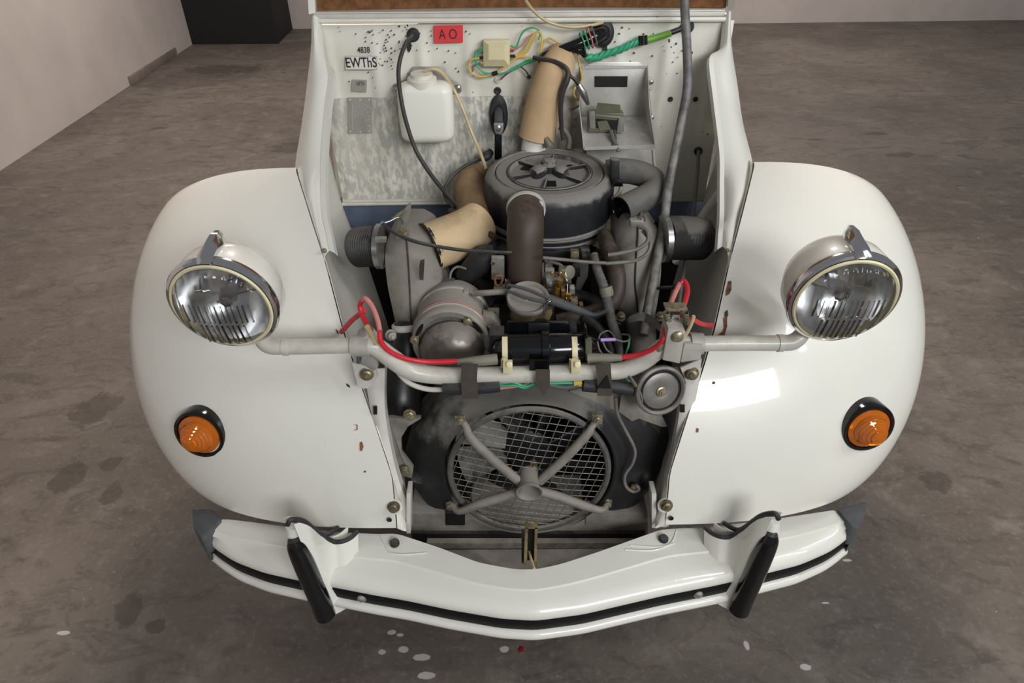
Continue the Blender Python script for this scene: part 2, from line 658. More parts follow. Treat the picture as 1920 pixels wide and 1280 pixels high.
# ---- wings
SEAM_L = [(748, 990), (740, 900), (700, 780), (665, 690), (645, 620), (615, 500), (585, 410), (553, 322)]
SEAM_R = [(1253, 985), (1262, 880), (1300, 760), (1320, 690), (1345, 610), (1375, 480), (1395, 400), (1412, 313)]
WP = dict(a=.5345, b=.4988, Yc=1.3121, Zc=.4696, ex=1.1706, xo=(.6901, .7832, .7716), d=(.2059, .1943, .1834), pu=.8014, vmax=.9095, pq=.945)


def interp(y, tab):
    if y >= tab[0][1]:
        return tab[0][0]
    for (x0, y0), (x1, y1) in zip(tab, tab[1:]):
        if y1 <= y <= y0:
            t = (y0 - y) / (y0 - y1)
            return x0 + (x1 - x0) * t
    return tab[-1][0]


def seam_x(Y, Z):
    x = .45
    for i in range(6):
        a, b_ = proj(V((-x, Y, Z))), proj(V((x, Y, Z)))
        x += ((a[0] - interp(a[1], SEAM_L)) + (interp(b_[1], SEAM_R) - b_[0])) / (b_[0] - a[0]) * x
    return min(max(x, .1), .7)


def quad(c, v):
    return c[0] * (1 - v) * (1 - 2 * v) + 4 * c[1] * v * (1 - v) + c[2] * v * (2 * v - 1)


def wing_rows(nv=44, nu=30):
    rows = []
    w = WP
    for i in range(nv + 1):
        v = w['vmax'] * i / nv
        th = v * math.pi / 2
        Y = w['Yc'] - w['a'] * math.cos(th) ** w['ex']
        Z = w['Zc'] + w['b'] * math.sin(th) ** w['ex']
        n = V((0, -math.cos(th) / w['a'], math.sin(th) / w['b'])).normalized()
        xs, xo, d = seam_x(Y, Z), quad(w['xo'], v), quad(w['d'], v)
        row = []
        for j in range(nu + 1):
            t = math.pi / 2 * (j / nu)
            f = math.sin(t) ** w['pu']
            g = 1 - math.cos(t) ** w['pq']
            row.append(V((xs + (xo - xs) * f, Y, Z)) - n * d * g)
        rows.append(row)
    # rear of the wing falls away behind the wheel
    base = rows[-1]
    for k in range(1, 9):
        s = k / 8
        ang = math.radians(22 + 48 * s)
        prev = rows[-1]
        rows.append([p + V((0, math.cos(ang) * .06, -math.sin(ang) * .06)) for p in prev])
    return rows


WROWS = wing_rows()


def mirrow(rows):
    return [[V((-p.x, p.y, p.z)) for p in r] for r in rows]


wing_l = obj('wing', sheet(BM(), mirrow(WROWS), .0015), paint, car, 'wing with an old chipped edge by the left of the engine bay, lit evenly')
wing_r = obj('wing', sheet(BM(), WROWS, .0015), paint, car, 'wing with brown rust chips along its edge on the right of the engine bay')


def wing_pt(px, py, side):
    best = None
    for r in range(len(WROWS) - 9):
        for c in range(len(WROWS[0]) - 1):
            p = WROWS[r][c]
            q = V((p.x * side, p.y, p.z))
            e = proj(q)
            d = (e[0] - px) ** 2 + (e[1] - py) ** 2
            if best is None or d < best[0]:
                best = (d, r, c)
    _, r, c = best
    f = lambda a, b_: V((WROWS[a][b_].x * side, WROWS[a][b_].y, WROWS[a][b_].z))
    r = min(max(r, 1), len(WROWS) - 2)
    c = max(c, 1)
    n = (f(r + 1, c) - f(r - 1, c)).cross(f(r, c + 1) - f(r, c - 1)).normalized()
    if n.dot(CAM - f(r, c)) < 0:
        n = -n
    d = ray(px, py)
    t = (f(r, c) - CAM).dot(n) / d.dot(n)
    return CAM + d * t, n


def chip(px, py, pts, side, m_):
    P = []
    for dx, dy in pts:
        p, n = wing_pt(px + dx, py + dy, side)
        P.append(p + n * .0012)
    b_ = BM()
    prism(b_, P, n * .0003)
    obj('rust_chip', b_, m_, wing_l if side < 0 else wing_r)


chip(1365, 545, [(-4, 4), (-3, -2), (1, -18), (6, -18), (6, -2), (2, 6), (-4, 10)], 1, rust)
chip(1361, 590, [(-3, 4), (-2, -5), (3, -9), (4, 0), (2, 5)], 1, rustd)
chip(1355, 618, [(-4, 14), (2, -4), (1, -22), (8, -24), (8, -6), (2, 14)], 1, rust)
chip(1349, 628, [(-7, 4), (4, -6), (8, 3)], 1, rust)
chip(1307, 806, [(-2, 4), (-1, -4), (3, -3), (2, 4)], 1, rust)
chip(1338, 717, [(-3, 2), (0, -3), (3, 0), (1, 3)], 1, rustd)
chip(678, 836, [(-3, 8), (-3, -7), (1, -9), (4, 0), (1, 9)], -1, rust)
chip(667, 801, [(-4, 6), (2, 3), (2, -4), (-4, -6), (4, -5), (4, 4)], -1, rust)
chip(653, 722, [(-4, -4), (3, 0), (4, 5), (-2, 2)], -1, rustd)
chip(684, 883, [(-2, 1), (1, -2), (3, 1), (0, 2)], -1, rustd)
chip(632, 620, [(-3, -4), (2, 0), (4, 8), (0, 4)], -1, rustd)

# ---- inner wing walls, from the seam down
XBT = [(.76, .225, .46), (.9, .245, .47), (1.0, .265, .52), (1.2, .30, .60), (1.35, .36, .68), (1.5, .44, .76)]


def xb_at(y):
    for (a, b0, c0_), (d, e0, f0) in zip(XBT, XBT[1:]):
        if y <= d:
            t = max(0, (y - a) / (d - a))
            return b0 + (e0 - b0) * t, c0_ + (f0 - c0_) * t
    return XBT[-1][1:]


for side in (-1, 1):
    rows = []
    nrow = len(WROWS) - 9
    line = [WROWS[i][0] for i in range(0, nrow + 1, 2)]
    line += [V((.452, 1.36, .955)), V((.452, 1.5, .93))]
    for k in range(9):
        t = k / 8
        row = []
        for p in line:
            xb, zb_ = xb_at(p.y)
            zb_ = min(zb_, p.z - .01)
            tt = t ** 1.25
            row.append(V(((p.x - .0012 + (min(xb, p.x - .004) - p.x) * tt) * side, p.y + .003, p.z - .003 + (zb_ - p.z) * t)))
        rows.append(row)
    iw = obj('inner_wing', sheet(BM(), rows, .0012), paint_in, car,
             'pale grey inner wing panel ' + ('beside the alternator' if side < 0 else 'in deep shade behind the prop rod'))
    if side < 0:
        IWL = iw
    else:
        IWR = iw

# ---- bulkhead
YF = 1.5
xl, xr = -.435, .44
zb, zt = .785, 1.178
RIBS = [at(q, 210, YF).x for q in (632, 717, 800, 884, 971, 1062, 1150, 1236, 1322)]
b = BM()
rows = []
nx = 180
for i in range(15):
    z = zb + (zt - zb) * i / 14
    row = []
    for j in range(nx + 1):
        x = xl + (xr - xl) * j / nx
        dy = 0
        e = min(1, max(0, (z - zb - .02) / .03)) * min(1, max(0, (zt - .025 - z) / .03))
        for q in RIBS:
            dd = abs(x - q) / .020
            if dd < 1:
                dy -= .006 * e * .5 * (1 + math.cos(math.pi * dd))
        row.append(V((x, YF + dy, z)))
    rows.append(row)
sheet(b, rows, .002)
bulk = obj('bulkhead', b, fwm, car, 'white speckled bulkhead panel with pressed vertical ribs at the back of the bay')
# bitumen pad on the lower left part
rows = []
for i in range(9):
    row = []
    for j in range(101):
        t = j / 100
        xa, xb = at(612, 180, YF).x, at(1080, 180, YF).x
        x = xa + (xb - xa) * t
        z0, z1 = zb + .012, at(700, 182, YF).z
        z = z0 + (z1 - z0) * i / 8
        dy = 0
        e = min(1, max(0, (z - zb - .02) / .03))
        for q in RIBS:
            dd = abs(x - q) / .020
            if dd < 1:
                dy -= .0055 * e * .5 * (1 + math.cos(math.pi * dd))
        row.append(V((x, YF - .004 + dy, z)))
    rows.append(row)
obj('sound_pad', sheet(BM(), rows, .0025), padm, bulk, 'mottled grey sound deadening pad on the lower left half')
b = BM()
tube(b, [V((xl, YF - .006, zb)), V((xr, YF - .006, zb))], .005, 8, 1)
obj('lower_flange', b, dirty_white, bulk)
# embossed ovals, holes and grommets
for (px, py, r) in [(1257, 186, 3.5), (1304, 186, 3.5), (933, 170, 5), (765, 83, 4)]:
    disc_px('hole_plug', px, py, YF - .0045, [(r * 1.4, 0), (r * 1.4, .6), (r, 1.2), (r * .6, .3), (0, .3)], (0, -1, 0), rubber, bulk, n=12)
b = BM()
pp = [V((math.cos(a) * 17, math.sin(a) * 38, 0)) for a in [2 * math.pi * k / 24 for k in range(25)]]
tube(b, [at(1250 + p.x, 128 + p.y, YF - .0005) for p in pp], .0016, 6, 1, False)
obj('embossed_oval', b, fwm, bulk)
# top rail, rust line, hinge bead
for nm, y0, y1, Y, dp, mm_, lb in [('scuttle_rail', 26, 34, 1.492, .05, dirty_white, 'white painted scuttle rail'), ('rust_seam', 34.2, 37.8, 1.497, .04, rust, 'rusty brown seam under the scuttle rail'),
                                   ('hinge_bead', 22, 26.5, 1.50, .05, dirty_white, 'white hinge bead for the bonnet')]:
    p = [(588, y0 + 1), (1360, y0 - 4), (1360, y1 - 4), (588, y1 + 1)]
    plate_px(nm, p, Y, dp, mm_, car, lb, bevel=.001)
b = BM()
tube(b, [at(588, 40, 1.488), at(1362, 36, 1.488)], .005, 8, 1)
obj('bulkhead_lip', b, fwm, bulk)

# ---- scuttle side panels
LP_out = [(584, 40, 1.5), (583, 90, 1.47), (574, 170, 1.42), (566, 230, 1.37), (553, 322, 1.285), (568, 372, 1.185), (583, 420, 1.135), (596, 470, 1.08), (606, 503, 1.045)]
LP_in = [(598, 34, 1.49), (604, 95, 1.46), (616, 140, 1.42), (609, 200, 1.37), (602, 290, 1.28), (601, 340, 1.22), (604, 400, 1.15), (612, 440, 1.1), (618, 470, 1.065)]
RP_out = [(1371, 30, 1.5), (1372, 85, 1.47), (1383, 160, 1.42), (1393, 230, 1.37), (1412, 313, 1.285), (1401, 365, 1.185), (1388, 412, 1.135), (1376, 460, 1.08), (1366, 492, 1.045)]
RP_in = [(1360, 28, 1.49), (1354, 85, 1.46), (1338, 108, 1.42), (1345, 180, 1.37), (1357, 280, 1.28), (1358, 340, 1.22), (1358, 400, 1.15), (1356, 430, 1.1), (1354, 462, 1.065)]
for nm, A, B in (('l', LP_out, LP_in), ('r', RP_out, RP_in)):
    s = -1 if nm == 'l' else 1
    oa, ib = spline(tpx(A), 5), spline(tpx(B), 5)
    rows = []
    for p, q in zip(oa, ib):
        row = []
        for k in range(7):
            t = k / 6
            mid = p.lerp(q, t)
            mid = mid + V((0, -.012, .012)) * math.sin(t * math.pi) * .8
            row.append(mid)
        row.append(q + V((-.001 * s, .012, -.010)))
        rows.append(row)
    sp = obj('scuttle_side', sheet(BM(), rows, .0015), paint, car, 'white flared panel flanking the bulkhead on the ' + ('washer bottle side' if s < 0 else 'prop rod side'))
    # upright white flange on the inner edge
    fr = [[q, q + V((-s * .010, -.006, -.002)), q + V((-s * .0125, .0, -.010))] for q in ib[8:]]
    obj('edge_flange', sheet(BM(), fr, .0012), paint, sp)
    # sides going back to the cabin
    back = [[p + V((0, .0, -.0)), V((p.x + s * .01, max(p.y + .12, 1.56), p.z - .004))] for p in oa[:22]]
    obj('scuttle_return', sheet(BM(), back, .0015), paint, sp)
    e = (608, 470) if s < 0 else (1364, 470)
    bolt_px('screw', e[0], e[1], 1.05, 3.5, zinc, sp)

# ---- cabin, underbody and wheels, mostly hidden
b = BM()
secs = []
for Y, hw, zt_, ztop in [(1.56, .44, 1.17, 1.17), (1.80, .47, 1.17, 1.19), (2.1, .50, 1.13, 1.54), (2.7, .54, 1.12, 1.58), (3.3, .54, 1.1, 1.52), (3.9, .48, 1.0, 1.15), (4.2, .40, .8, .85)]:
    secs.append([V((-hw, Y, .3)), V((-hw * 1.06, Y, .7)), V((-hw, Y, zt_)), V((-hw * .86, Y, ztop - .03)), V((-hw * .5, Y, ztop)), V((hw * .5, Y, ztop)), V((hw * .86, Y, ztop - .03)), V((hw, Y, zt_)), V((hw * 1.06, Y, .7)), V((hw, Y, .3))])
vsx = [[b.verts.new(p) for p in r] for r in secs]
for A, B in zip(vsx, vsx[1:]):
    for k in range(10):
        b.faces.new((A[k], A[(k + 1) % 10], B[(k + 1) % 10], B[k]))
b.faces.new(vsx[0])
b.faces.new(vsx[-1][::-1])
obj('cabin_body', b, paint, car, 'cream white cabin behind the bulkhead')
b = BM()
box(b, V((0, 1.42, .33)), (.62, .70, .03))
obj('underbody', b, dark, car, 'black underbody pan below the engine')
for sx in (-1, 1):
    for Y in (1.44, 3.6):
        b = BM()
        lathe(b, [(.0, -.02), (.17, -.03), (.18, -.055), (.27, -.062), (.29, -.045), (.295, 0), (.29, .045), (.27, .062), (.18, .055), (.17, .03), (0, .02)], V((sx * (.56 if Y < 2 else .46), Y, .295)), (1, 0, 0), 40)
        obj('wheel', b, tyre, car, 'black tyre hidden below the wing')

# ---- bonnet lid, raised
hd = V((0, .22, 1)).normalized()


def hoodpt(px, py, Y, up):
    return at(px, py, Y) + hd * up


def hood_sec(u):
    l0, r0 = at(583, 24, 1.505), at(1373, 17, 1.505)
    c = (l0 + r0) / 2
    k = 1 - .32 * (u / .95) ** 1.3
    return c + (l0 - c) * k + hd * u, c + (r0 - c) * k + hd * u


rows, rows2 = [], []
for i in range(14):
    u = .95 * i / 13
    l, r = hood_sec(u)
    row, row2 = [], []
    for j in range(25):
        t = j / 24
        p = l.lerp(r, t)
        bul = math.sin(math.pi * t) * .03 + .012
        row.append(p + V((0, bul + .02, 0)))
        row2.append(l.lerp(r, .012 + .976 * t) + V((0, bul - .004 + .006, 0)))
    rows.append(row)
    rows2.append(row2)
hood = obj('bonnet', sheet(BM(), rows, .002), paint, car, 'raised cream bonnet lid seen from inside above the bulkhead')
obj('bonnet_lining', sheet(BM(), rows2[:13], .004), felt, hood, 'brown fibre lining inside the bonnet')
for k in (0, 1):
    pth = [hood_sec(.95 * i / 13)[k] for i in range(14)]
    s = -1 if k == 0 else 1
    rws = [[p + V((-s * .010, -.002, 0)), p + V((0, -.018, 0)), p + V((s * .006, .03, 0))] for p in pth]
    obj('bonnet_edge', sheet(BM(), rws, .0015), paint, hood)
# ------------------------------------------------------------------ front end
# ---- bumper
EDGE = [(388, 1012), (397, 1024), (438, 1051), (493, 1072), (565, 1088), (634, 1101), (700, 1114), (760, 1124), (840, 1141), (939, 1158), (1004, 1162), (1094, 1150), (1240, 1116), (1347, 1095), (1419, 1078), (1502, 1057), (1557, 1033), (1588, 1011), (1597, 1000)]
BACK = [(380, 998), (410, 971), (471, 978), (537, 987), (635, 997), (712, 1001), (742, 999), (824, 1026), (897, 1054), (967, 1067), (1004, 1067), (1051, 1057), (1122, 1034), (1164, 1019), (1240, 992), (1268, 990), (1312, 989), (1435, 975), (1502, 965), (1575, 954), (1604, 987)]
ef = [atz(x, y, .415) for x, y in EDGE]
eb = [atz(x, y, .445) for x, y in BACK]


def yx(tab, x):
    if x <= tab[0].x:
        return tab[0].y
    for p, q in zip(tab, tab[1:]):
        if p.x <= x <= q.x:
            return p.y + (q.y - p.y) * (x - p.x) / max(1e-6, q.x - p.x)
    return tab[-1].y


sm = lambda tab, x: (yx(tab, x - .012) + 2 * yx(tab, x) + yx(tab, x + .012)) / 4
XA, XB = ef[0].x, ef[-1].x
apr, bead, strip = [], [], []
for i in range(121):
    x = XA + (XB - XA) * i / 120
    f = sm(ef, x)
    bk = max(sm(eb, x), f + .012)
    dm = lambda t: f + (bk - f) * t
    apr.append([V((x, bk + .002, .433)), V((x, bk, .4445)), V((x, dm(.75), .4435)), V((x, dm(.505), .4425)), V((x, dm(.485), .4395)), V((x, dm(.25), .435)), V((x, f + .010, .430)), V((x, f + .003, .424)), V((x, f, .416)), V((x, f + .001, .411)), V((x, f + .012, .409))])
    strip.append([V((x, f + .012, .411)), V((x, f + .003, .4105)), V((x, f + .001, .406)), V((x, f + .001, .384)), V((x, f + .003, .380)), V((x, f + .012, .379))])
    bead.append([V((x, f + .012, .380)), V((x, f - .001, .3795)), V((x, f - .006, .3755)), V((x, f - .008, .3695)), V((x, f - .006, .3635)), V((x, f + .0, .359)), V((x, f + .02, .358))])
bump_ = obj('bumper', sheet(BM(), apr, .0012), paint, car, 'cream bumper with a black rubbing strip along its front')
obj('bumper_lip', sheet(BM(), bead, .001), paint, bump_)
obj('rubbing_strip', sheet(BM(), strip), matblack, bump_, 'black rubbing strip')
for nm, pts, zz, dz in [('a', [(359, 953), (398, 953), (415, 972), (402, 985), (386, 1003), (376, 1007), (362, 987)], .452, -.05), ('b', [(1570, 954), (1622, 939), (1627, 944), (1621, 968), (1610, 989), (1598, 988), (1584, 970)], .452, -.05)]:
    b = BM()
    prism(b, [atz(x, y, zz) for x, y in pts], V((0, 0, dz)))
    obj('end_cap', b, greyrubber, bump_, 'grey rubber end cap', bevel=.004)
for pts in ([(376, 1004), (394, 1022), (394, 1033), (384, 1031)], [(1590, 1009), (1605, 990), (1603, 1009), (1592, 1020)]):
    b = BM()
    prism(b, [atz(x, y, .40) for x, y in pts], V((0, 0, -.03)))
    obj('end_cap', b, greyrubber, bump_, 'grey rubber end cap', bevel=.003)
for px, py in ((680, 1115), (1307, 1107)):
    p = atz(px, py, .394)
    obj('stud', lathe(BM(), [(.0085, .004), (.008, -.002), (.005, -.0045), (0, -.005)], V((p.x, sm(ef, p.x) + .001, .394)), (0, 1, 0), 18), alu, bump_, 'grey domed stud in the strip')
for px, py in ((740, 1018), (1244, 1010)):
    disc_px('rubber_plug', px, py, atz(px, py, .446).y, [(9, -6), (9, 3), (7, 6), (0, 6)], (0, -.1, 1), rubber, bump_, n=18)

for L_ in ([(712, 1003), (727, 1030), (735, 1037), (760, 1039), (800, 1036)], [(1268, 993), (1262, 1012), (1252, 1022), (1225, 1025), (1180, 1022)], [(1264, 1018), (1225, 1031), (1172, 1030)]):
    obj('pressing_line', tube(BM(), [atz(x, y, .4440) for x, y in L_], .0014, 6, 4), paint, bump_)

# ---- overriders
CA = [(550, 984, .700), (562, 1010, .699), (578, 1033, .697), (590, 1062, .695), (602, 1090, .692), (613, 1118, .690), (622, 1140, .688), (628, 1151, .687)]
CB = [(576, 981, .715), (600, 1003, .735), (624, 1019, .745), (645, 1020, .745), (672, 1000, .765), (655, 1042, .728), (637, 1092, .694), (645, 1130, .688)]
TR = [(539, 984, .695), (543, 976, .697), (552, 973, .702), (572, 978, .715), (598, 999, .735), (622, 1014, .745), (640, 1015, .745), (657, 1008, .755), (670, 996, .770)]
TR2 = [(545, 974, .706), (570, 978, .73), (600, 1000, .75), (615, 1001, .757), (634, 989, .777)]
RB = [(551, 1011, .697), (556, 1025, .695), (570, 1055, .692), (587, 1095, .688), (602, 1130, .684), (610, 1152, .682)]
for s in (-1, 1):
    fl = (lambda P: [V((p.x * -s, p.y, p.z)) for p in P]) if s > 0 else (lambda P: P)
    topc = spline(tpx([(550, 982, .701)] + TR[3:]), 4)
    botc = spline(tpx([(616, 1151, .687), (630, 1149, .689), (650, 1138, .698), (664, 1124, .712)]), 4)
    n_ = 20
    pick = lambda q: [q[0].lerp(q[0], 0) if False else q[min(int(i * (len(q) - 1) / n_ + .5), len(q) - 1)] for i in range(n_ + 1)]
    tc, bc2 = pick(topc), pick(botc)
    rows = []
    for p, q in zip(tc, bc2):
        rows.append(fl([p.lerp(q, t / 8) + V((.004, -.006, 0)) * math.sin(math.pi * t / 8) for t in range(9)]))
    ov = obj('overrider', sheet(BM(), rows, .002), paint, car, 'cream bumper overrider horn with black rubber facing, ' + ('below the left wing' if s < 0 else 'below the right wing'), sharp=60)
    off_ = V((-.020, .012, 0))
    rows = []
    for p, q in zip(tc, bc2):
        rows.append(fl([p.lerp(q, t / 8) + off_ for t in range(9)]))
    obj('outer_cheek', sheet(BM(), rows, .002), paint, ov)
    wp = fl(tpx([(549, 984, .714), (556, 1012, .712), (572, 1055, .708), (590, 1095, .703), (612, 1145, .698)]))
    obj('nose', tube(BM(), wp, [.0115, .0165, .0175, .0175, .015], 16, 4), paint, ov)
    obj('rubber_facing', tube(BM(), fl(tpx(RB)), [.010, .0155, .0182, .0182, .0182, .0182], 18, 5), gloss, ov, 'glossy black rubber facing')
    obj('edge_trim', tube(BM(), fl(tpx(TR)), .0042, 10, 5), rubber, ov, 'black rubber edge trim')
    obj('edge_trim', tube(BM(), fl(tpx(TR2)), .0042, 10, 5), rubber, ov, 'black rubber edge trim')



def axis_from(px, py, dx, dy, cosv):
    """unit axis of a disc seen at px,py foreshortened to cosv towards picture direction dx,dy"""
    v = ray(px, py).normalized()
    t = CR * dx - CU * dy
    t = (t - v * t.dot(v)).normalized()
    return (v * -cosv + t * math.sqrt(1 - cosv * cosv)).normalized()


# ---- headlamps
for s, px, py in ((-1, 420, 568), (1, 1580, 558)):
    c = at(px, py, .82)
    ax = axis_from(px, py, .5 * s, .86, .71)
    R = .0735
    hl = obj('headlamp', lathe(BM(), [(R + .002, .004), (R + .0045, -.004), (R + .0045, -.02), (R + .003, -.04), (R - .008, -.066), (R - .026, -.088), (R - .05, -.102), (R - .07, -.107), (0, -.108)], c, ax, 56), paint, car,
             'round headlamp on a grey arm, ' + ('over the left wing' if s < 0 else 'over the right wing, its shade falling on the wing'))
    obj('chrome_rim', lathe(BM(), [(R + .003, -.006), (R + .006, -.005), (R + .0068, .002), (R + .005, .0065), (R + .001, .0085), (R - .001, .007)], c, ax, 56), chrome, hl, 'chrome rim')
    obj('bezel_ring', lathe(BM(), [(R - .000, .0095), (R - .002, .012), (R - .005, .011), (R - .007, .006), (R - .007, -.004)], c, ax, 56), plastic_cream, hl, 'cream ring round the lens')
    obj('reflector', lathe(BM(), [(R - .006, .000), (R - .009, -.010), (R - .016, -.024), (R - .030, -.039), (R - .046, -.048), (R - .058, -.052), (0, -.053)], c, ax, 48), mirror, hl, 'mirror reflector bowl')
    x, y, a = frame(ax)
    b = BM()
    lathe(b, [(0, .016), (.009, .013), (.013, .004), (.012, -.012), (.010, -.028), (.004, -.036)], c - a * .018, ax, 20)
    obj('bulb_shield', b, chrome, hl, 'bright bulb shield')
    b = BM()
    for q in (-1, 1):
        tube(b, [c + x * q * .005 - a * .02, c + x * q * .03 - a * .032, c + x * q * .055 - a * .034], .0018, 6, 3)
    obj('shield_bracket', b, chrome, hl)
    b = BM()
    prof = [(R - .0055, .004), (R - .006, .014), (R - .010, .0195), (R - .020, .0235), (R - .038, .0265), (R - .060, .0275), (0, .028)]
    lathe(b, prof, c, ax, 64)
    obj('lens', b, glass, hl, 'clear fluted glass lens')
    # raised flutes moulded on the lower lens
    b = BM()
    for k in range(13):
        xx = (k - 6) * .0078
        for (ya, yb) in ((-.058, -.022), (-.016, .014)):
            if abs(xx) > .05 and yb > 0 or xx * xx + ya * ya > .0045:
                continue
            hgt = lambda yy: .0275 - .0065 * ((xx * xx + yy * yy) / .0032)
            tube(b, [c + x * xx + y * ya + a * (hgt(ya)), c + x * xx + y * (ya + yb) / 2 + a * (hgt((ya + yb) / 2)), c + x * xx + y * yb + a * (hgt(yb))], .0016, 6, 2)
    obj('lens_flutes', b, glass, hl, 'raised glass ribs', kind='stuff')
    # peak
    b = BM()
    off = x * 0
    p0 = c + y * (R + .002) + a * .012 + off
    box_rows = []
    for d, w, h in [(.0, .009, .002), (-.005, .0115, .009), (-.016, .0115, .014), (-.045, .0105, .0185), (-.062, .007, .0165), (-.068, .002, .013)]:
        q = p0 + a * d
        box_rows.append([q - x * w, q - x * w + y * h * .6, q - x * w * .45 + y * h, q + x * w * .45 + y * h, q + x * w + y * h * .6, q + x * w])
    obj('peak', sheet(BM(), box_rows, .0015), chrome, hl, 'small polished peak on top of the rim')
    # arm
    if s < 0:
        arm = [(480, 600, .86), (486, 628, .85), (503, 647, .843), (535, 650, .842), (600, 649, .842), (668, 647, .842)]
        rp = [11, 15, 18, 17, 17, 17]
        col_ = (536, 650, .842)
    else:
        arm = [(1512, 590, .86), (1508, 618, .85), (1490, 639, .843), (1460, 643, .842), (1390, 643, .842), (1300, 644, .842)]
        rp = [11, 15, 18, 17, 17, 17]
        col_ = (1462, 643, .842)
    la = tube_px('lamp_arm', arm, [q * .88 for q in rp], greytube, hl, 'grey white lamp arm', n=16)
    cc = at(*col_)
    obj('arm_collar', tube(BM(), [cc - V((.004, 0, 0)), cc + V((.004, 0, 0))], .0142, 16, 1), greytube, hl)

# ---- indicators
for s, px, py in ((-1, 380, 811), (1, 1618, 798)):
    p, n = wing_pt(px, py, s)
    ax = axis_from(px, py, .72 * s, .69, .70)
    c = p + n * (.0065 if s < 0 else .0105)
    r = 50 * (p - CAM).dot(FW) / FPX
    ti = obj('indicator', lathe(BM(), [(r, -.034), (r, 0), (r * .97, .004), (r * .86, .005), (r * .80, .001), (r * .78, -.004), (0, -.004)], c, ax, 40), gloss, car, 'round amber indicator in a black rubber base on the ' + ('left' if s < 0 else 'right') + ' wing')
    prof = [(r * .80, -.002), (r * .79, .004), (r * .72, .0055), (r * .64, .007)]
    hh = .007
    rr = r * .62
    for k in range(6):
        prof += [(rr, hh + .0004), (rr - .0005, hh + .0038)]
        hh += .0048
        rr -= .0017 + k * .0008
    prof += [(rr, hh), (rr * .6, hh + .001), (0, hh + .0012)]
    obj('amber_lens', lathe(BM(), prof, c, ax, 40), amber, ti, 'stepped amber lens')
    obj('backing', lathe(BM(), [(r * .76, .0015), (r * .5, -.001), (0, -.001)], c, ax, 24), chrome, ti)
    x, y, a = frame(ax)
    obj('screw', lathe(BM(), [(.0035, .004), (.003, .0075), (0, .0078)], c + CR * (-s * r * .55) - CU * r * .1, ax, 10), steel, ti)

# ---- front cross members under the fan
fr = box_px('front_cross_member', 770, 962, 1215, 1004, .835, .10, ductgrey, car, 'dusty grey cross member under the fan', .003)
box_px('dark_rail', 772, 1000, 1210, 1018, .828, .02, dark, fr, 'dark rail')
plate_px('pale_strip', [(800, 1018), (1190, 1018), (1180, 1028), (812, 1028)], .815, .012, stripm, fr, 'pale painted strip')
box_px('mount_pad', 835, 962, 872, 985, .832, .03, dark, fr, bevel=.002)
box_px('mount_pad', 1098, 958, 1142, 984, .832, .03, ductgrey, fr, bevel=.002)
# bonnet catch
bc = plate_px('bonnet_catch', [(985, 989), (990, 989), (988, 1060), (982, 1060)], .715, .016, amberd, car, 'brass coloured bonnet catch bracket with a rod, in the bumper gap')
plate_px('cheek', [(1003, 989), (1008, 989), (1006, 1062), (1001, 1062)], .715, .016, amberd, bc)
plate_px('web', [(986, 989), (1007, 989), (1005, 1050), (986, 1050)], .729, .003, dark, bc)
plate_px('hood_plate', [(985, 988), (1008, 988), (1008, 991), (985, 991)], .715, .008, amberd, bc)
tube_px('release_rod', [(990, 1025, .74), (995, 1045, .715), (1002, 1066, .69)], 2.6, hosew, bc, 'pale release rod')
box_px('rubber_block', 978, 1008, 985, 1056, .73, .02, rubber, bc)

# ---- wing struts and lower bolts
def strut(L, Rr, label):
    a, c_ = spline(tpx(L), 4), spline(tpx(Rr), 4)
    n_ = 24
    rs = lambda q: [q[int(round(i * (len(q) - 1) / n_))] for i in range(n_ + 1)]
    rows_ = []
    for p, q in zip(rs(a), rs(c_)):
        rows_.append([p + V((0, .015, 0))] + [p.lerp(q, t / 5) + V((0, -.004, .002)) * math.sin(math.pi * t / 5) for t in range(6)] + [q + V((0, .02, -.004))])
    return obj('wing_strut', sheet(BM(), rows_, .0015), dirty_white, car, label)


st = strut([(684, 690, .872), (690, 740, .86), (702, 800, .845), (722, 872, .828), (738, 930, .812), (746, 988, .802)],
           [(722, 690, .872), (721, 750, .858), (726, 800, .845), (738, 862, .83), (752, 912, .815), (766, 950, .806), (770, 988, .80)], 'grey white strut behind the left wing edge')
plate_px('slot', [(700, 762), (707, 762), (707, 777), (700, 777)], .846, .002, dark, st)
sr = strut([(1280, 695, .872), (1276, 755, .858), (1268, 810, .845), (1256, 868, .83), (1243, 925, .812), (1232, 985, .80)],
           [(1316, 690, .872), (1304, 750, .86), (1288, 815, .845), (1272, 870, .83), (1259, 925, .812), (1254, 988, .802)], 'grey white strut behind the right wing edge')
plate_px('slot', [(1275, 759), (1284, 759), (1284, 773), (1275, 773)], .846, .002, dark, sr)
lt = plate_px('mounting_tab', [(660, 680), (704, 690), (709, 706), (690, 728), (672, 728)], .855, .003, dirty_white, st, 'pale tab with a bolt')
bolt_px('bolt', 688, 701, .852, 10, zincd, st, (.2, -1, .35), 1.0)
rt = plate_px('mounting_tab', [(1276, 690), (1316, 672), (1312, 700), (1300, 720), (1288, 722)], .855, .003, dirty_white, sr, 'pale tab with a bolt')
bolt_px('bolt', 1297, 700, .852, 10, zincd, sr, (-.2, -1, .35), 1.0)
for (px, py, own) in ((738, 951, st), (1250, 948, sr)):
    p = at(px, py, .785)
    lathe_ = lathe(BM(), [(.016, -.004), (.016, .001), (.012, .002), (.012, .003), (0, .003)], p, (0, -1, .1), 24)
    obj('washer_plate', lathe_, paint, own)
    bolt_px('bolt', px, py, .780, 9, zincd, own, (0, -1, .25), .7)
    sgn = 1 if px < 900 else -1
    disc_px('hole', px - 8 * sgn, py + 23, .775, [(5, 0), (5, 1.5), (3.5, 1.6), (3.4, -2), (0, -2)], (0, -1, .1), rubber, own, n=16)
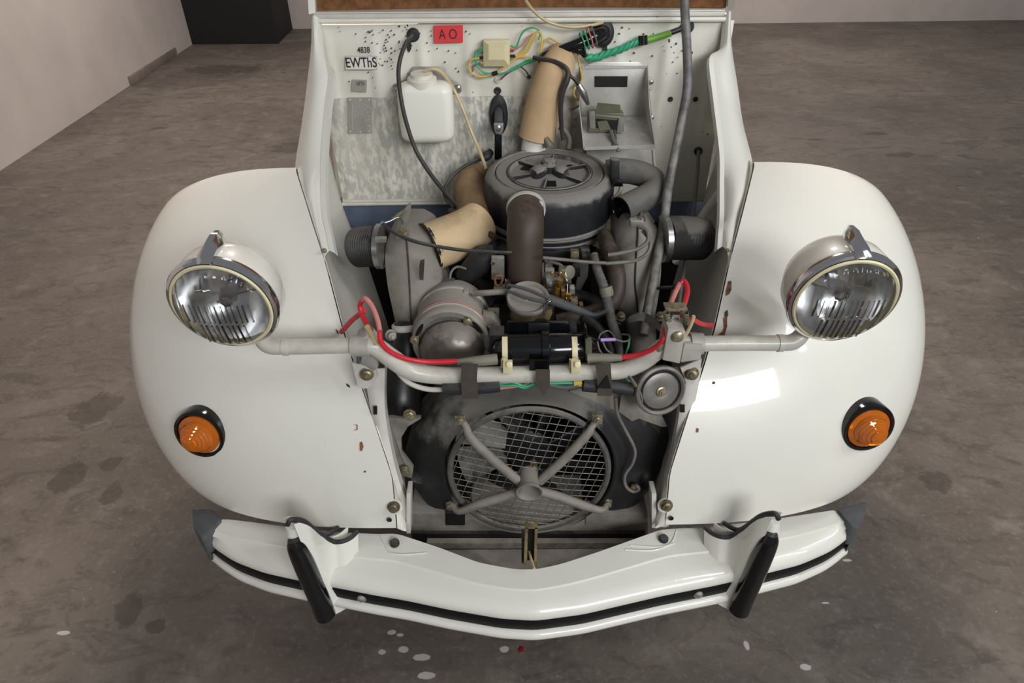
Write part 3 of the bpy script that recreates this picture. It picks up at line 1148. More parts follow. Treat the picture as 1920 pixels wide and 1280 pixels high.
box_px('bumper_bracket', 762, 925, 770, 1000, .795, .03, dirty_white, st)
box_px('bumper_bracket', 1222, 925, 1231, 990, .795, .03, dirty_white, sr)
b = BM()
box(b, V((0, .755, .352)), (.46, .13, .004))  # added plate; its pale colour stands in for light on the floor
obj('lit_floor_plate', b, litfloorm, car, 'added brown grey plate below the bumper gap, standing for lit floor')

# ------------------------------------------------------------------ fan and shroud
FC = at(992, 884, .838)
tl = math.radians(4)
E1, E2, NF = V((1, 0, 0)), V((0, math.sin(tl), math.cos(tl))), V((0, -math.cos(tl), math.sin(tl)))
FR = 153 * S(992, 884, .838)
fp = lambda ang, r, d=0: FC + E1 * (r * math.cos(ang)) + E2 * (r * math.sin(ang)) + NF * d
OUT = [(1257, 850), (1255, 805), (1236, 768), (1185, 736), (1110, 724), (1020, 720), (930, 724), (860, 742), (820, 762), (775, 812), (757, 858), (768, 905), (800, 948), (870, 982), (945, 1002), (1040, 1003), (1120, 990), (1190, 955), (1230, 908)]
op = []
for x, y in OUT:
    q = at(x, y, .905 if y < 900 else .86)
    op.append((math.atan2((q - FC).dot(E2), (q - FC).dot(E1)) % (2 * math.pi), q))
op.sort(key=lambda t: t[0])
oa_ = [(a - 2 * math.pi, q) for a, q in op[-2:]] + op + [(a + 2 * math.pi, q) for a, q in op[:2]]


def outp(ang):
    for (a0, q0_), (a1, q1_) in zip(oa_, oa_[1:]):
        if a0 <= ang <= a1:
            return q0_.lerp(q1_, (ang - a0) / (a1 - a0))


NA = 96
rows = [[] for _ in range(9)]
for k in range(NA):
    ang = 2 * math.pi * k / NA
    o = outp(ang)
    ri = FR * 1.04
    i0 = fp(ang, ri, 0)
    for j, (t, d) in enumerate([(0, -.05), (0, .0), (.03, .004), (.10, .001), (.25, -.002), (.5, .004), (.75, .006), (.92, .002), (1.0, -.012)]):
        p = i0.lerp(o, t)
        if t > .1:
            p = p + NF * 0
        rows[j].append(p + NF * d)
shr = obj('fan_shroud', sheet(BM(), rows, 0, wrap=True), shroudblk, car, 'dusty black fan shroud at the front of the engine')
# outer wall of the shroud going back
rows = [[outp(2 * math.pi * k / NA) - NF * .012 for k in range(NA)], [outp(2 * math.pi * k / NA) + V((0, .10, -.01)) for k in range(NA)]]
obj('shroud_side', sheet(BM(), rows, 0, wrap=True), shroudblk, shr)
# flanges on the upper corners
plate_px('corner_flange', [(1068, 734, .884), (1085, 742, .88), (1150, 768, .872), (1150, 732, .88), (1100, 726, .89)], 0, .006, ductgrey, shr, 'grey flange', .001)
plate_px('corner_flange', [(1165, 740, .882), (1160, 772, .872), (1185, 790, .868), (1198, 785, .868), (1240, 800, .876), (1252, 800, .88), (1235, 768, .888), (1200, 748, .886)], 0, .006, ductgrey, shr, 'grey flange', .001)
lb = plate_px('side_bracket', [(727, 785, .895), (790, 785, .90), (765, 800, .885), (752, 822, .878), (753, 850, .87), (775, 880, .862), (772, 897, .86), (745, 890, .862)], 0, .012, ductgrey, shr, 'grey side bracket with a bolt', .002)
bolt_px('bolt', 759, 882, .855, 7, zinc, shr)
# grille
b = BM()
pr = []
tube(b, [fp(2 * math.pi * k / 64, FR * .965, .002) for k in range(65)], .0058, 8, 1, False)
gr = obj('fan_grille', b, ringm, car, 'round wire fan grille held by four spokes')
b = BM()
g = math.radians(-11)
R2 = FR * .955
step = .0140
for fam in (0, 1):
    ga = g + fam * math.pi / 2 - (math.radians(8) if fam else 0)
    k = -10
    while k <= 10:
        d = (k + .35) * step * (1 if fam == 0 else 1.12)
        if abs(d) < R2 * .985:
            hl_ = math.sqrt(R2 * R2 - d * d)
            P = []
            for i in range(9):
                t = -hl_ + 2 * hl_ * i / 8
                u = V((math.cos(ga) * t - math.sin(ga) * d, math.sin(ga) * t + math.cos(ga) * d))
                dome = .002 + .010 * (1 - (u.length / R2) ** 2)
                P.append(FC + E1 * u.x + E2 * u.y + NF * (dome + (.0006 if fam else -.0006) + .0005 * (-1) ** i))
            tube(b, P, .0006, 5, 2)
        k += 1
obj('wire_mesh', b, alu, gr, 'thin crossing grille wires', kind='stuff')
HUB = (992, 918)
hc = at(1000, 890, .815)
for k, P in enumerate([[(864, 786, .842), (874, 800, .832), (884, 822, .825), (930, 866, .818), (978, 906, .812)], [(1119, 786, .842), (1110, 800, .832), (1100, 815, .826), (1060, 858, .818), (1012, 902, .812)],
                       [(848, 946, .833), (862, 958, .815), (900, 944, .808), (940, 932, .806), (975, 921, .806)], [(1138, 945, .833), (1126, 956, .815), (1085, 944, .808), (1045, 930, .806), (1008, 920, .806)]]):
    sp = tube_px('spoke', P, [6, 7, 9, 9.5, 9], ductgrey, gr, 'dusty grey tubular spoke', n=10)
for px, py in ((863, 787), (1120, 785), (845, 947), (1138, 943)):
    c = at(px, py, .838)
    b = BM()
    box(b, c + NF * .001, (.017, .003, .017), (E1, NF, E2))
    obj('bolt_tab', b, alu, gr)
    bolt_px('bolt', px, py, .834, 7, zinc, gr, NF, .9)
hx = at(992, 915, .80)
obj('hub_cup', lathe(BM(), [(.018, -.035), (.0195, -.02), (.0185, -.004), (.021, .003), (.0235, .008), (.0235, .0105), (.0215, .0105), (.018, .004), (.014, -.012), (0, -.016)], hx, (0, -1, -.12), 32), ductgrey, gr, 'flared hub cup')
# fan
fc = FC - NF * .07
b = BM()
lathe(b, [(0, .02), (.03, .018), (.045, .01), (.048, -.02), (.048, -.05)], fc, NF, 24)
fan = obj('fan', b, black, car, 'black bladed cooling fan behind the grille')
for k in range(8):
    a0 = 2 * math.pi * k / 8 + .35
    rows = []
    for i in range(6):
        r = .045 + (FR * .94 - .045) * i / 5
        row = []
        w = .40 + .10 * i / 5
        for j in range(5):
            t = (j / 4 - .5)
            row.append(fc + E1 * (r * math.cos(a0 + w * t)) + E2 * (r * math.sin(a0 + w * t)) + NF * (t * .036 + .004 * (1 - 4 * t * t)))
        rows.append(row)
    obj('fan_blade', sheet(BM(), rows, .002), shroudblk, fan)
b = BM()
rows = [[fp(2 * math.pi * k / 48, FR * 1.03, -.03) for k in range(48)], [fp(2 * math.pi * k / 48, FR * 1.0, -.13) for k in range(48)], [fp(2 * math.pi * k / 48, FR * .3, -.14) for k in range(48)]]
obj('fan_tunnel', sheet(b, rows, 0, wrap=True), dark, fan)
disc_px('belt_pulley_nut', 1000, 880, .83, [(8, -20), (8, 0), (4, 4), (0, 4)], (0, -1, .1), amberd, fan, n=8)

# ------------------------------------------------------------------ lamp bar, coil, horn
bar = tube_px('lamp_bar', [(668, 648, .842), (700, 648, .842), (735, 672, .845), (772, 695, .848), (830, 704, .85), (900, 703, .85), (1010, 701, .85), (1110, 697, .85), (1165, 694, .85), (1205, 678, .848), (1248, 648, .842), (1300, 644, .842)], [17, 18, 18.5, 18, 17, 16.5, 16.5, 16.5, 16.5, 16.5, 17, 16], greytube, car, 'grey white headlamp bar crossing in front of the engine', n=18, sub=6)
tube_px('bar_bead', [(740, 690, .842), (765, 716, .84), (800, 729, .839), (840, 730, .839)], 5, greytube, bar, n=8)
lc = plate_px('clamp', [(664, 640, .838), (686, 630, .838), (706, 650, .838), (709, 690, .85), (700, 697, .855), (680, 682, .85), (664, 668, .842)], 0, .035, bracketgrey, bar, 'grey bar clamp', .003)
b = BM()
c = at(674, 648, .842)
tube(b, [c - V((.012, 0, 0)), c + V((.016, 0, 0))], .0172, 18, 1)
obj('clamp_sleeve', b, bracketgrey, bar)
box_px('side_bracket', 668, 662, 676, 682, .835, .02, greyrubber, bar)
# right clamp and bonnet catch
rc = plate_px('clamp', [(1253, 615), (1286, 622), (1275, 682), (1242, 675)], .822, .04, bracketgrey, bar, 'grey clamp with a slotted screw', .002)
plate_px('clamp', [(1283, 645), (1318, 646), (1314, 674), (1276, 680)], .825, .035, bracketgrey, bar, 'grey bar clamp', .002)
disc_px('slotted_screw', 1271, 631, .819, [(11, -3), (11, 2), (8, 4.5), (0, 5)], (0, -1, .15), zinc, bar, 'slotted screw', 20)
c = at(1310, 644, .842)
obj('clamp_sleeve', tube(BM(), [c - V((.014, 0, 0)), c + V((.006, 0, 0))], .0172, 18, 1), bracketgrey, bar)
lat = plate_px('bonnet_latch', [(1248, 579), (1290, 579), (1289, 584), (1248, 584)], .85, .02, zinc, car, 'bonnet latch with two coil springs above the right clamp', .001)
plate_px('latch_plate', [(1259, 585), (1281, 585), (1279, 624), (1258, 624)], .862, .004, oliveg, lat)
plate_px('latch_cheek', [(1258, 600), (1262, 590), (1275, 590), (1279, 620), (1275, 620), (1272, 595), (1264, 595), (1261, 622)], .85, .006, steel, lat)
for x0, x1 in ((1249, 1254), (1285, 1287)):
    P = []
    for k in range(73):
        t = k / 72
        q = at(x0 + (x1 - x0) * t, 585 + 22 * t, .845)
        P.append(q + V((math.cos(k * .98) * .0048, math.sin(k * .98) * .0048, 0)))
    obj('coil_spring', tube(BM(), P, .0009, 5, 1), oliveg, lat, 'grey coil spring')
tube_px('hose_end', [(1284, 630, .83), (1294, 612, .83), (1301, 592, .83)], 3.5, hosew, lat)
# coil
CY = .885
cl, cr = at(938, 655, CY), at(1103, 652, CY)
ax = (cr - cl).normalized()
L = (cr - cl).length
co = obj('ignition_coil', lathe(BM(), [(0, -.012), (.012, -.012), (.020, -.008), (.022, 0), (.0265, .004), (.0265, L * .46), (.030, L * .47), (.030, L * .55), (.0265, L * .56), (.0265, L * .96), (.022, L), (.016, L + .012), (0, L + .012)], cl, ax, 30), gloss, car, 'glossy black ignition coil strapped above the lamp bar')
cp = plate_px('coil_bracket', [(952, 603), (1000, 603), (1006, 598), (1022, 598), (1028, 602), (1068, 602), (1068, 645), (952, 645)], .912, .003, gloss, co, 'black sheet bracket', .001)
box_px('bracket_slot', 990, 607, 1030, 626, .908, .003, black, co)
plate_px('bracket_foot', [(993, 676), (1030, 676), (1030, 694), (993, 694)], .842, .004, gloss, co)
box_px('coil_end', 917, 628, 946, 682, .885, .03, black, co, bevel=.004)
box_px('coil_end', 1098, 624, 1102, 672, .865, .03, gloss, co, bevel=.002)
box_px('terminal', 1098, 640, 1110, 676, .858, .012, oliveg, co)
for x in (947, 1075):
    cx = at(x, 655, CY)
    P = [at(x - 3, 690, .845), at(x - 2, 672, .848)] + [V((cx.x, cx.y - math.cos(a) * .030, cx.z + math.sin(a) * .030)) for a in [math.radians(d) for d in range(-40, 95, 15)]]
    rows = [[p - V((.0045, 0, 0)), p + V((.0045, 0, 0))] for p in P]
    obj('coil_clip', sheet(BM(), rows, .002), plastic_cream, co, 'cream plastic clip')
    box_px('clip_foot', x - 4, 682, x + 14, 701, .834, .012, plastic_cream, co, 'cream clip foot')
    disc_px('clip_screw', x + 8, 683, .832, [(6, -1), (6, 2), (0, 3)], (0, -1, .5), plastic_cream, co, n=10)
# straps and harness
for nm, pts in (('a', [(865, 684), (896, 684), (894, 712), (897, 747), (866, 747), (864, 712)]), ('b', [(1116, 684), (1145, 684), (1147, 712), (1148, 742), (1120, 742), (1120, 712)])):
    P = [at(x, y, .822 if y < 735 else .822) for x, y in pts]
    strap = obj('rubber_strap', prism(BM(), P, V((0, .003, 0))), strapm, bar, 'brown rubber strap')
P = [(1004, 694), (1031, 694), (1031, 716), (1031, 725), (1019, 741), (1006, 723), (1004, 716)]
obj('strap_tail', prism(BM(), [at(x, y, .824) for x, y in P], V((0, .003, 0))), strapm, bar, 'pointed tail of the middle strap')
P = [(1120, 728), (1139, 704), (1146, 728)]
obj('strap_tail', prism(BM(), [at(x, y, .819) for x, y in P], V((0, .002, 0))), black, bar, 'black arrow shaped strap tail')
hw = tube_px('wire_harness', [(831, 727, .838), (880, 727, .837), (937, 723, .837)], [13, 13, 12], rubber, car, 'grey sleeved wire harness hanging under the lamp bar', n=12)
tube_px('sleeve', [(1093, 721, .837), (1115, 723, .837), (1150, 725, .837), (1185, 730, .837), (1196, 734, .837)], [13, 13, 12, 12, 10], rubber, hw, 'black wire sleeve')
tube_px('wire', [(937, 720, .842), (960, 716, .84), (985, 724, .84), (1004, 720, .84), (1060, 718, .84), (1095, 718, .842)], 2.6, greenw, hw, 'green wire')
tube_px('wire', [(937, 724, .842), (965, 722, .84), (985, 727, .84), (1006, 717, .84), (1060, 712, .842)], 2.2, greenw, hw, 'green wire')
tube_px('wire', [(937, 728, .845), (970, 724, .845), (1010, 716, .845), (1050, 720, .845), (1095, 722, .845)], 2.4, pinkw, hw, 'faded pink wire')
tube_px('wire', [(937, 718, .846), (970, 716, .846), (1040, 714, .846), (1095, 716, .846)], 2.2, pinkw, hw, 'faded pink wire')
tube_px('wire', [(1030, 722, .84), (1060, 726, .838), (1085, 722, .838)], 5, greyrubber, hw, 'grey wrapped splice')
box_px('connector', 1076, 717, 1092, 725, .835, .006, yellw, hw, 'yellow connector')
tube_px('wire', [(1176, 702, .84), (1186, 712, .83), (1200, 735, .825), (1204, 752, .822), (1200, 755, .822), (1188, 735, .83), (1183, 728, .84)], 2, greyw, hw, 'grey looped wire')
tube_px('wire', [(1178, 700, .842), (1186, 715, .835), (1194, 730, .83), (1192, 738, .83)], 2, yellw, hw, 'yellow wire')
tube_px('wire', [(1171, 704, .845), (1180, 715, .842)], 1.8, greenw, hw)
box_px('connector', 1182, 734, 1191, 740, .828, .005, yellw, hw, 'yellow connector')
# HT leads
ht = tube_px('ignition_lead', [(932, 673, .856), (900, 676, .852), (858, 679, .85)], [11, 10, 6.5], olive, car, 'red ignition lead from the left end of the coil', n=12)
tube_px('lead_cable', [(858, 677, .85), (800, 678, .848), (760, 672, .84), (730, 658, .832), (714, 640, .828), (712, 620, .833)], 5, redw, ht, 'red cable')
tube_px('lead_cable', [(712, 620, .833), (708, 600, .848), (698, 575, .87), (686, 560, .88), (679, 562, .887)], 5, pinkw, ht, 'faded pink cable')
tube_px('lead_cable', [(680, 561, .886), (675, 572, .89), (678, 588, .883), (688, 608, .868), (696, 620, .855)], 5, redw, ht, 'red cable')
tube_px('lead_cable', [(640, 622, .93), (660, 600, .91), (684, 582, .89)], 5, redw, ht, 'red cable')
tube_px('boot_tube', [(688, 612, .862), (698, 630, .845), (706, 646, .832)], [6, 5, 5], hosew, ht)
hr = tube_px('ignition_lead', [(1102, 672, .856), (1130, 671, .853), (1166, 670, .85)], [11, 9, 6.5], olive, car, 'red ignition lead from the right end of the coil', n=12)
tube_px('lead_cable', [(1166, 670, .85), (1200, 664, .845), (1228, 652, .835), (1244, 635, .83), (1247, 615, .845)], 5, redw, hr, 'red cable')
tube_px('lead_cable', [(1247, 615, .845), (1252, 585, .875), (1264, 553, .92), (1274, 532, .95)], 5, pinkw, hr, 'faded pink cable')
tube_px('lead_cable', [(1275, 592, .86), (1283, 570, .90), (1289, 545, .93), (1284, 528, .95), (1276, 530, .95)], 5, redw, hr, 'red cable')
tube_px('lead_cable', [(1297, 598, .87), (1315, 607, .89), (1335, 610, .93)], 5, redw, hr, 'red cable')
tube_px('boot_tube', [(1234, 660, .835), (1240, 645, .832), (1246, 632, .836)], [5, 7, 6], olive, hr)
# horn
hcn = at(1238, 732, .832)
hax = V((.22, -1, .30)).normalized()
s_ = S(1238, 732, .832)
hn = obj('horn', lathe(BM(), [(r * s_, h * s_) for r, h in [(0, -26), (26, -26), (44, -12), (49, -6), (50, 0), (49, 4), (45, 6), (42, 4), (40, -1), (36, -3), (36, 2), (34, 3), (13, 5), (11, 4), (0, 4)]], hcn, hax, 48), hornm, car, 'round grey disc horn with a centre screw, hung on the right bracket')
obj('horn_groove', lathe(BM(), [(r * s_, h * s_) for r, h in [(42, 3), (40, .5), (36.5, .5), (36.3, 2)]], hcn, hax, 48), black, hn, 'dark groove')
obj('centre_screw', lathe(BM(), [(r * s_, h * s_) for r, h in [(10, 4), (10, 7), (7, 8), (6, 11), (3, 11), (3, 14), (0, 14)]], hcn, hax, 12), zinc, hn, 'brassy centre screw')
plate_px('horn_bracket', [(1255, 692), (1310, 686), (1312, 700), (1300, 712), (1282, 710)], .862, .004, amberd, hn, 'brassy horn bracket')
tube_px('ground_wire', [(1154, 745, .845), (1158, 775, .842), (1172, 805, .84), (1190, 842, .838), (1186, 868, .836), (1172, 890, .834), (1173, 910, .832), (1186, 921, .83), (1198, 917, .828), (1193, 909, .828)], 3.2, greyw, shr, 'grey wire running down the shroud')
disc_px('terminal', 1190, 915, .836, [(9, -3), (9, 2), (5, 5), (0, 5)], (0, -1, .1), amberd, shr, n=14)
# ------------------------------------------------------------------ engine bay
b = BM()
box(b, V((0, 1.535, .70)), (.90, .03, .16))
obj('toe_board', b, bluegrey, car, 'blue grey toe board below the bulkhead')

b = BM()
box(b, V((0, 1.535, .46)), (.90, .03, .32))
obj('lower_bulkhead', b, dark, car, 'dark lower bulkhead behind the gearbox')

# ---- things on the bulkhead
fs = S(700, 110, YF)
X3, Z3 = V((1, 0, 0)), V((0, 0, 1))
plate_px('stencil_plate', [(648, 106), (706, 106), (706, 130), (648, 130)], YF - .0088, .001, whitelab, bulk, 'white label reading EWThS')
plate_px('label_border', [(647, 105), (707, 105), (707, 131), (647, 131)], YF - .0082, .001, greylab, bulk)
text('stencil_text', 'EWThS', at(677, 118, YF - .0092), X3, Z3, 25 * fs, ink, bulk, .76, bold=.012)
text('serial_text', '4838', at(682, 94, YF - .0066), X3, Z3, 14.5 * fs, ink, bulk, .80, bold=.012)
plate_px('small_label', [(660, 149), (688, 150), (687, 173), (659, 171)], YF - .0088, .001, greylab, bulk, 'small grey metal label')
text('label_text', '16P24', at(675, 157, YF - .0092), X3, Z3, 11 * fs, ink, bulk, .62, bold=.0)
text('label_text', 'XXXXXXX', at(675, 165, YF - .0092), X3, Z3, 3 * fs, ink, bulk, .9) if False else None
idp = plate_px('identification_plate', [(653, 183), (697, 183), (697, 250), (653, 250)], YF - .0105, .002, greylab, bulk, 'blank grey rivet plate with worn pale dots')
random.seed(9)
b = BM()
for k in range(70):
    x_ = random.choice([686, 688, 690, 692, 693, 694, 684]) + random.uniform(-1.5, 1.5)
    y_ = random.uniform(198, 246) if x_ > 688 else random.uniform(200, 232)
    box(b, at(x_, y_, YF - .0110), (.0009, .0006, .0012))
for k in range(16):
    box(b, at(661, 196 + k * 3.0, YF - .0110), (.0008, .0006, .0022))
for k in range(14):
    box(b, at(random.choice([666, 670, 680]), random.uniform(208, 222), YF - .0110), (.0009, .0006, .0011))
obj('worn_dots', b, whitelab, idp, kind='stuff')
for x_, y_ in ((656, 187), (675, 187), (692, 187), (692, 246), (676, 247), (657, 246)):
    disc_px('rivet', x_, y_, YF - .011, [(1.6, 0), (1.2, .8), (0, 1)], (0, -1, 0), whitelab, idp, n=8)
plate_px('red_label', [(813, 48), (868, 47), (868, 80), (814, 81)], YF - .0088, .0006, redlab, bulk, 'red paper label stencilled AO')
text('red_label_text', 'A O', at(840, 65, YF - .0092), X3, Z3, 24 * fs, ink, bulk, .80, bold=-.005)
# paint flecks on the bulkhead
b = BM()
random.seed(12)
for k in range(150):
    if k < 70:
        x_, y_ = random.gauss(715, 32), random.gauss(95, 26)
    elif k < 110:
        x_, y_ = random.uniform(620, 900), random.uniform(45, 175)
    else:
        x_, y_ = random.uniform(1150, 1290), random.uniform(48, 140)
    if not (618 < x_ < 1320 and 44 < y_ < 178) or (645 < x_ < 710 and 84 < y_ < 132) or (810 < x_ < 870 and y_ < 84):
        continue
    c = at(x_, y_, YF - .0075)
    w = random.uniform(.0008, .0020)
    a0 = random.uniform(0, 3)
    box(b, c + V((0, .004, 0)), (w, .008, w * random.uniform(1, 2)), (V((math.cos(a0), 0, math.sin(a0))), V((0, 1, 0)), V((-math.sin(a0), 0, math.cos(a0)))))
obj('paint_fleck', b, rustd, bulk, 'dark flecks of paint damage', kind='stuff')

# washer bottle
wbk = plate_px('washer_bracket', [(773, 125), (833, 125), (846, 148), (864, 158), (866, 172), (850, 178), (760, 178), (738, 172), (736, 160), (760, 148)], 1.487, .003, alu, car, 'grey sheet bracket behind the washer bottle', .001)
bolt_px('bolt', 858, 165, 1.484, 4.5, steel, wbk)
bolt_px('bolt', 741, 168, 1.484, 4.5, steel, wbk)


def rbox(c, w, h, d, rad, n=8, m=5, bul=.0):
    """rounded bottle body: stack of rounded-rectangle rings along Z"""
    rows_ = []
    prof = []
    for k in range(m + 1):
        a = math.pi / 2 * k / m
        prof.append((-h / 2 + rad - rad * math.cos(math.pi / 2 - a) * 0 - rad * math.cos(a), rad * (1 - math.sin(a))))
    prof2 = [(-z, i) for z, i in prof[::-1]]
    for z, ins in prof + [(0, -bul)] + prof2:
        ring = []
        ww, dd = w / 2 - ins, d / 2 - ins * min(1, d / w + .25)
        r2 = min(rad, ww * .98, dd * .98)
        for qx, qy, a0 in ((1, 1, 0), (-1, 1, 90), (-1, -1, 180), (1, -1, 270)):
            for k in range(n):
                a = math.radians(a0 + 90 * k / (n - 1))
                ring.append(c + V((qx * (ww - r2) + r2 * math.cos(a), qy * (dd - r2) + r2 * math.sin(a), z)))
        rows_.append(ring)
    b_ = BM()
    sheet(b_, rows_, 0, wrap=True)
    for ring in (0, -1):
        cv_ = [b_.verts[i] for i in range(0)]
    b_.verts.ensure_lookup_table()
    nn_ = len(rows_[0])
    b_.faces.new([b_.verts[i] for i in range(nn_)][::-1])
    b_.faces.new([b_.verts[len(rows_) * nn_ - nn_ + i] for i in range(nn_)])
    return b_


p0, p1 = at(739, 152, 1.42), at(852, 272, 1.42)
bw, bh = p1.x - p0.x, at(795, 160, 1.42).z - at(795, 272, 1.42).z
bc_ = V(((p0.x + p1.x) / 2, 1.452, (at(795, 160, 1.42).z + at(795, 272, 1.42).z) / 2))
wb = obj('washer_bottle', rbox(bc_, bw, bh, .062, .020, bul=.001), bottlem, car, 'milky translucent washer bottle half full of fluid')
obj('washer_fluid', rbox(bc_ - V((0, 0, bh * .20)), bw * .93, bh * .56, .054, .017), fluid, wb, 'pale fluid seen through the plastic')
cpt = at(791, 148, 1.452)
obj('bottle_cap', lathe(BM(), [(27 * fs, -.016), (27 * fs, 0), (24 * fs, .003), (21 * fs, .003), (20 * fs, .010), (8 * fs, .011), (0, .011)], cpt + V((0, 0, .002)), (0, -.1, 1), 28), cap_white, wb, 'milky white screw cap')
tube_px('washer_hose', [(795, 133, 1.45), (812, 129, 1.45), (830, 138, 1.455), (850, 166, 1.46), (868, 205, 1.45), (885, 250, 1.44), (900, 285, 1.42), (912, 318, 1.38)], 3.2, hosew, car, 'clear amber washer hose')
tube_px('washer_hose', [(985, 0, 1.44), (1002, 22, 1.45), (1030, 42, 1.455), (1070, 51, 1.46), (1110, 47, 1.47), (1130, 42, 1.485)], 3, hosew, car, 'clear amber hose looping below the bonnet')
# black grommet and cable
g1 = disc_px('cable_grommet', 775, 65, 1.496, [(12, -2), (12, 3), (9, 6), (7, 10), (0, 10)], (0, -1, 0), rubber, car, 'black rubber grommet with a long grey cable', 24)
plate_px('grommet_tail', [(762, 74), (771, 74), (771, 92), (767, 99), (763, 93)], 1.495, .003, rubber, g1)
tube_px('cable_sheath', [(774, 67, 1.485), (762, 80, 1.46), (751, 108, 1.44), (747, 140, 1.425), (752, 185, 1.40), (762, 230, 1.39), (780, 282, 1.38), (810, 330, 1.36), (845, 372, 1.33), (872, 398, 1.29), (905, 425, 1.24)], 4, darkw, g1, 'long dark cable')
# connector block and wires
cb = box_px('connector_block', 906, 76, 956, 125, 1.472, .022, plastic_cream, car, 'cream square connector block with coloured wires', .002)
b = BM()
o_ = [at(x, y, 1.4718) for x, y in ((907, 77), (955, 77), (955, 124), (907, 124))]
i_ = [at(x, y, 1.464) for x, y in ((916, 84), (946, 84), (946, 112), (916, 112))]
sheet(b, [o_, i_], 0, wrap=True)
b.verts.ensure_lookup_table()
b.faces.new([b.verts[4 + k] for k in range(4)])
obj('block_lid', b, plastic_cream, cb, smooth=False)
for x0, x1, y, m_ in ((900, 906, 96, redw), (956, 963, 95, redw), (898, 906, 108, black), (956, 967, 105, black), (900, 906, 118, yellw)):
    tube_px('wire_plug', [(x0, y, 1.478), (x1, y, 1.478)], 2.6, m_, cb)
W_ = lambda pts, r, m_, lb=None: tube_px('wire', [p if len(p) > 2 else (p[0], p[1], 1.474) for p in pts], r, m_, cb, lb, n=7)
W_([(905, 88), (893, 97), (890, 112), (898, 128), (912, 137), (940, 138), (965, 130), (985, 115), (1000, 110)], 1.7, greenw, 'green wire')
W_([(905, 92), (896, 104), (894, 118), (906, 136), (925, 140)], 1.5, greenw, 'green wire')
W_([(899, 109), (884, 112), (879, 124), (886, 138), (903, 144), (925, 138), (950, 124), (970, 108), (995, 106)], 2, yellw, 'yellow wire')
W_([(901, 118), (888, 124), (886, 134)], 1.8, greyw)
W_([(957, 86), (968, 88), (975, 70), (985, 56), (1000, 52), (1012, 60), (1010, 75)], 1.7, greenw, 'green wire')
W_([(963, 95), (978, 85), (990, 70), (1005, 62)], 1.5, pinkw, 'pink wire')
W_([(966, 105), (980, 98), (992, 80), (1002, 64), (1012, 60), (1016, 74), (1012, 104)], 2.2, yellw, 'yellow wire')
W_([(968, 107), (985, 100), (996, 84), (1006, 66)], 2, yellw, 'yellow wire')
W_([(1012, 104), (1018, 84), (1028, 72), (1040, 76), (1050, 82)], 2, yellw, 'yellow wire')
W_([(958, 132), (985, 118), (1010, 110)], 3, greenw)
tube_px('tape_band', [(923, 139, 1.472), (933, 136, 1.472)], 4, black, cb)
W_([(938, 149), (955, 135), (975, 124), (995, 112)], 1.6, mauve, 'mauve wire')
W_([(976, 125), (985, 132), (990, 140)], 1.4, darkw)
disc_px('ring_terminal', 992, 144, 1.488, [(4, 0), (4, 1), (1.8, 1), (1.8, .5), (0, .5)], (0, -1, 0), darkw, cb, n=12)
disc_px('hole_plug', 933, 150, 1.494, [(6, 0), (5, 2), (0, 3)], (0, -1, 0), cap_white, bulk, n=14)
# main loom through the bulkhead
lm = tube_px('wiring_loom', [(1130, 62, 1.49), (1112, 70, 1.46), (1085, 82, 1.45), (1050, 95, 1.45), (1020, 106, 1.455), (1013, 118, 1.46)], [16, 12, 10, 9, 8, 5], gloss, car, 'black taped wiring loom entering the bulkhead grommet', n=14)
disc_px('loom_grommet', 1131, 62, 1.492, [(20, -4), (20, 4), (16, 9), (12, 10), (0, 10)], (0, -1, .1), rubber, lm, 'black rubber grommet', 26, 1, 1.2)
plate_px('grommet_tail', [(1130, 78), (1137, 78), (1139, 92), (1136, 108), (1132, 100)], 1.49, .003, rubber, lm)
for k in range(4):
    c = at(1092 + k * 7, 78 - k * 3.2, 1.452)
    dr = (at(1130, 60, 1.46) - at(1050, 95, 1.45)).normalized()
    x, y, a = frame(dr)
    rr = (15 + k) * fs
    tube_ = tube(BM(), [c + x * rr * math.cos(t) + y * rr * math.sin(t) for t in [2 * math.pi * i / 20 for i in range(21)]], .0014, 6, 1, False)
    obj('wire_coil', tube_, (greenw, greenw, pinkw, greyw)[k], lm)
tube_px('wire_bundle', [(1075, 92, 1.452), (1090, 96, 1.455), (1096, 105, 1.46)], [7, 7, 5], gloss, lm)
for k, m_ in enumerate((mauve, purpw, darkw)):
    tube_px('wire', [(1086 + k * 4, 92, 1.452), (1092 + k * 3, 102, 1.455), (1100 + k * 2, 108, 1.46)], 1.8, m_, lm)
gb = tube_px('green_loom', [(1098, 107, 1.462), (1118, 108, 1.465), (1140, 100, 1.468), (1165, 92, 1.47), (1185, 82, 1.475), (1200, 77, 1.478)], 5, greenw, lm, 'twisted bright green wires', n=8)
for ph in (0, 2.1, 4.2):
    P = []
    path = spline(tpx([(1098, 107, 1.462), (1118, 108, 1.465), (1140, 100, 1.468), (1165, 92, 1.47), (1185, 82, 1.475), (1200, 77, 1.478)]), 8)
    for i, p in enumerate(path):
        P.append(p + V((0, math.sin(i * .5 + ph) * .005, math.cos(i * .5 + ph) * .005)))
    obj('wire', tube(BM(), P, .0034, 7, 1), greenw, lm)
tube_px('clip', [(1205, 66, 1.476), (1205, 84, 1.474)], [9, 10], gloss, lm, 'black clip', n=10)
tube_px('sleeve', [(1210, 76, 1.478), (1235, 69, 1.48), (1258, 62, 1.48)], 6, limew, lm, 'lime green sleeve')
tube_px('wire', [(1256, 62, 1.48), (1275, 55, 1.485), (1290, 50, 1.494)], 5, black, lm)
disc_px('loom_grommet', 1289, 50, 1.494, [(12, -2), (12, 3), (8, 7), (0, 7)], (0, -1, 0), rubber, lm, None, 20)
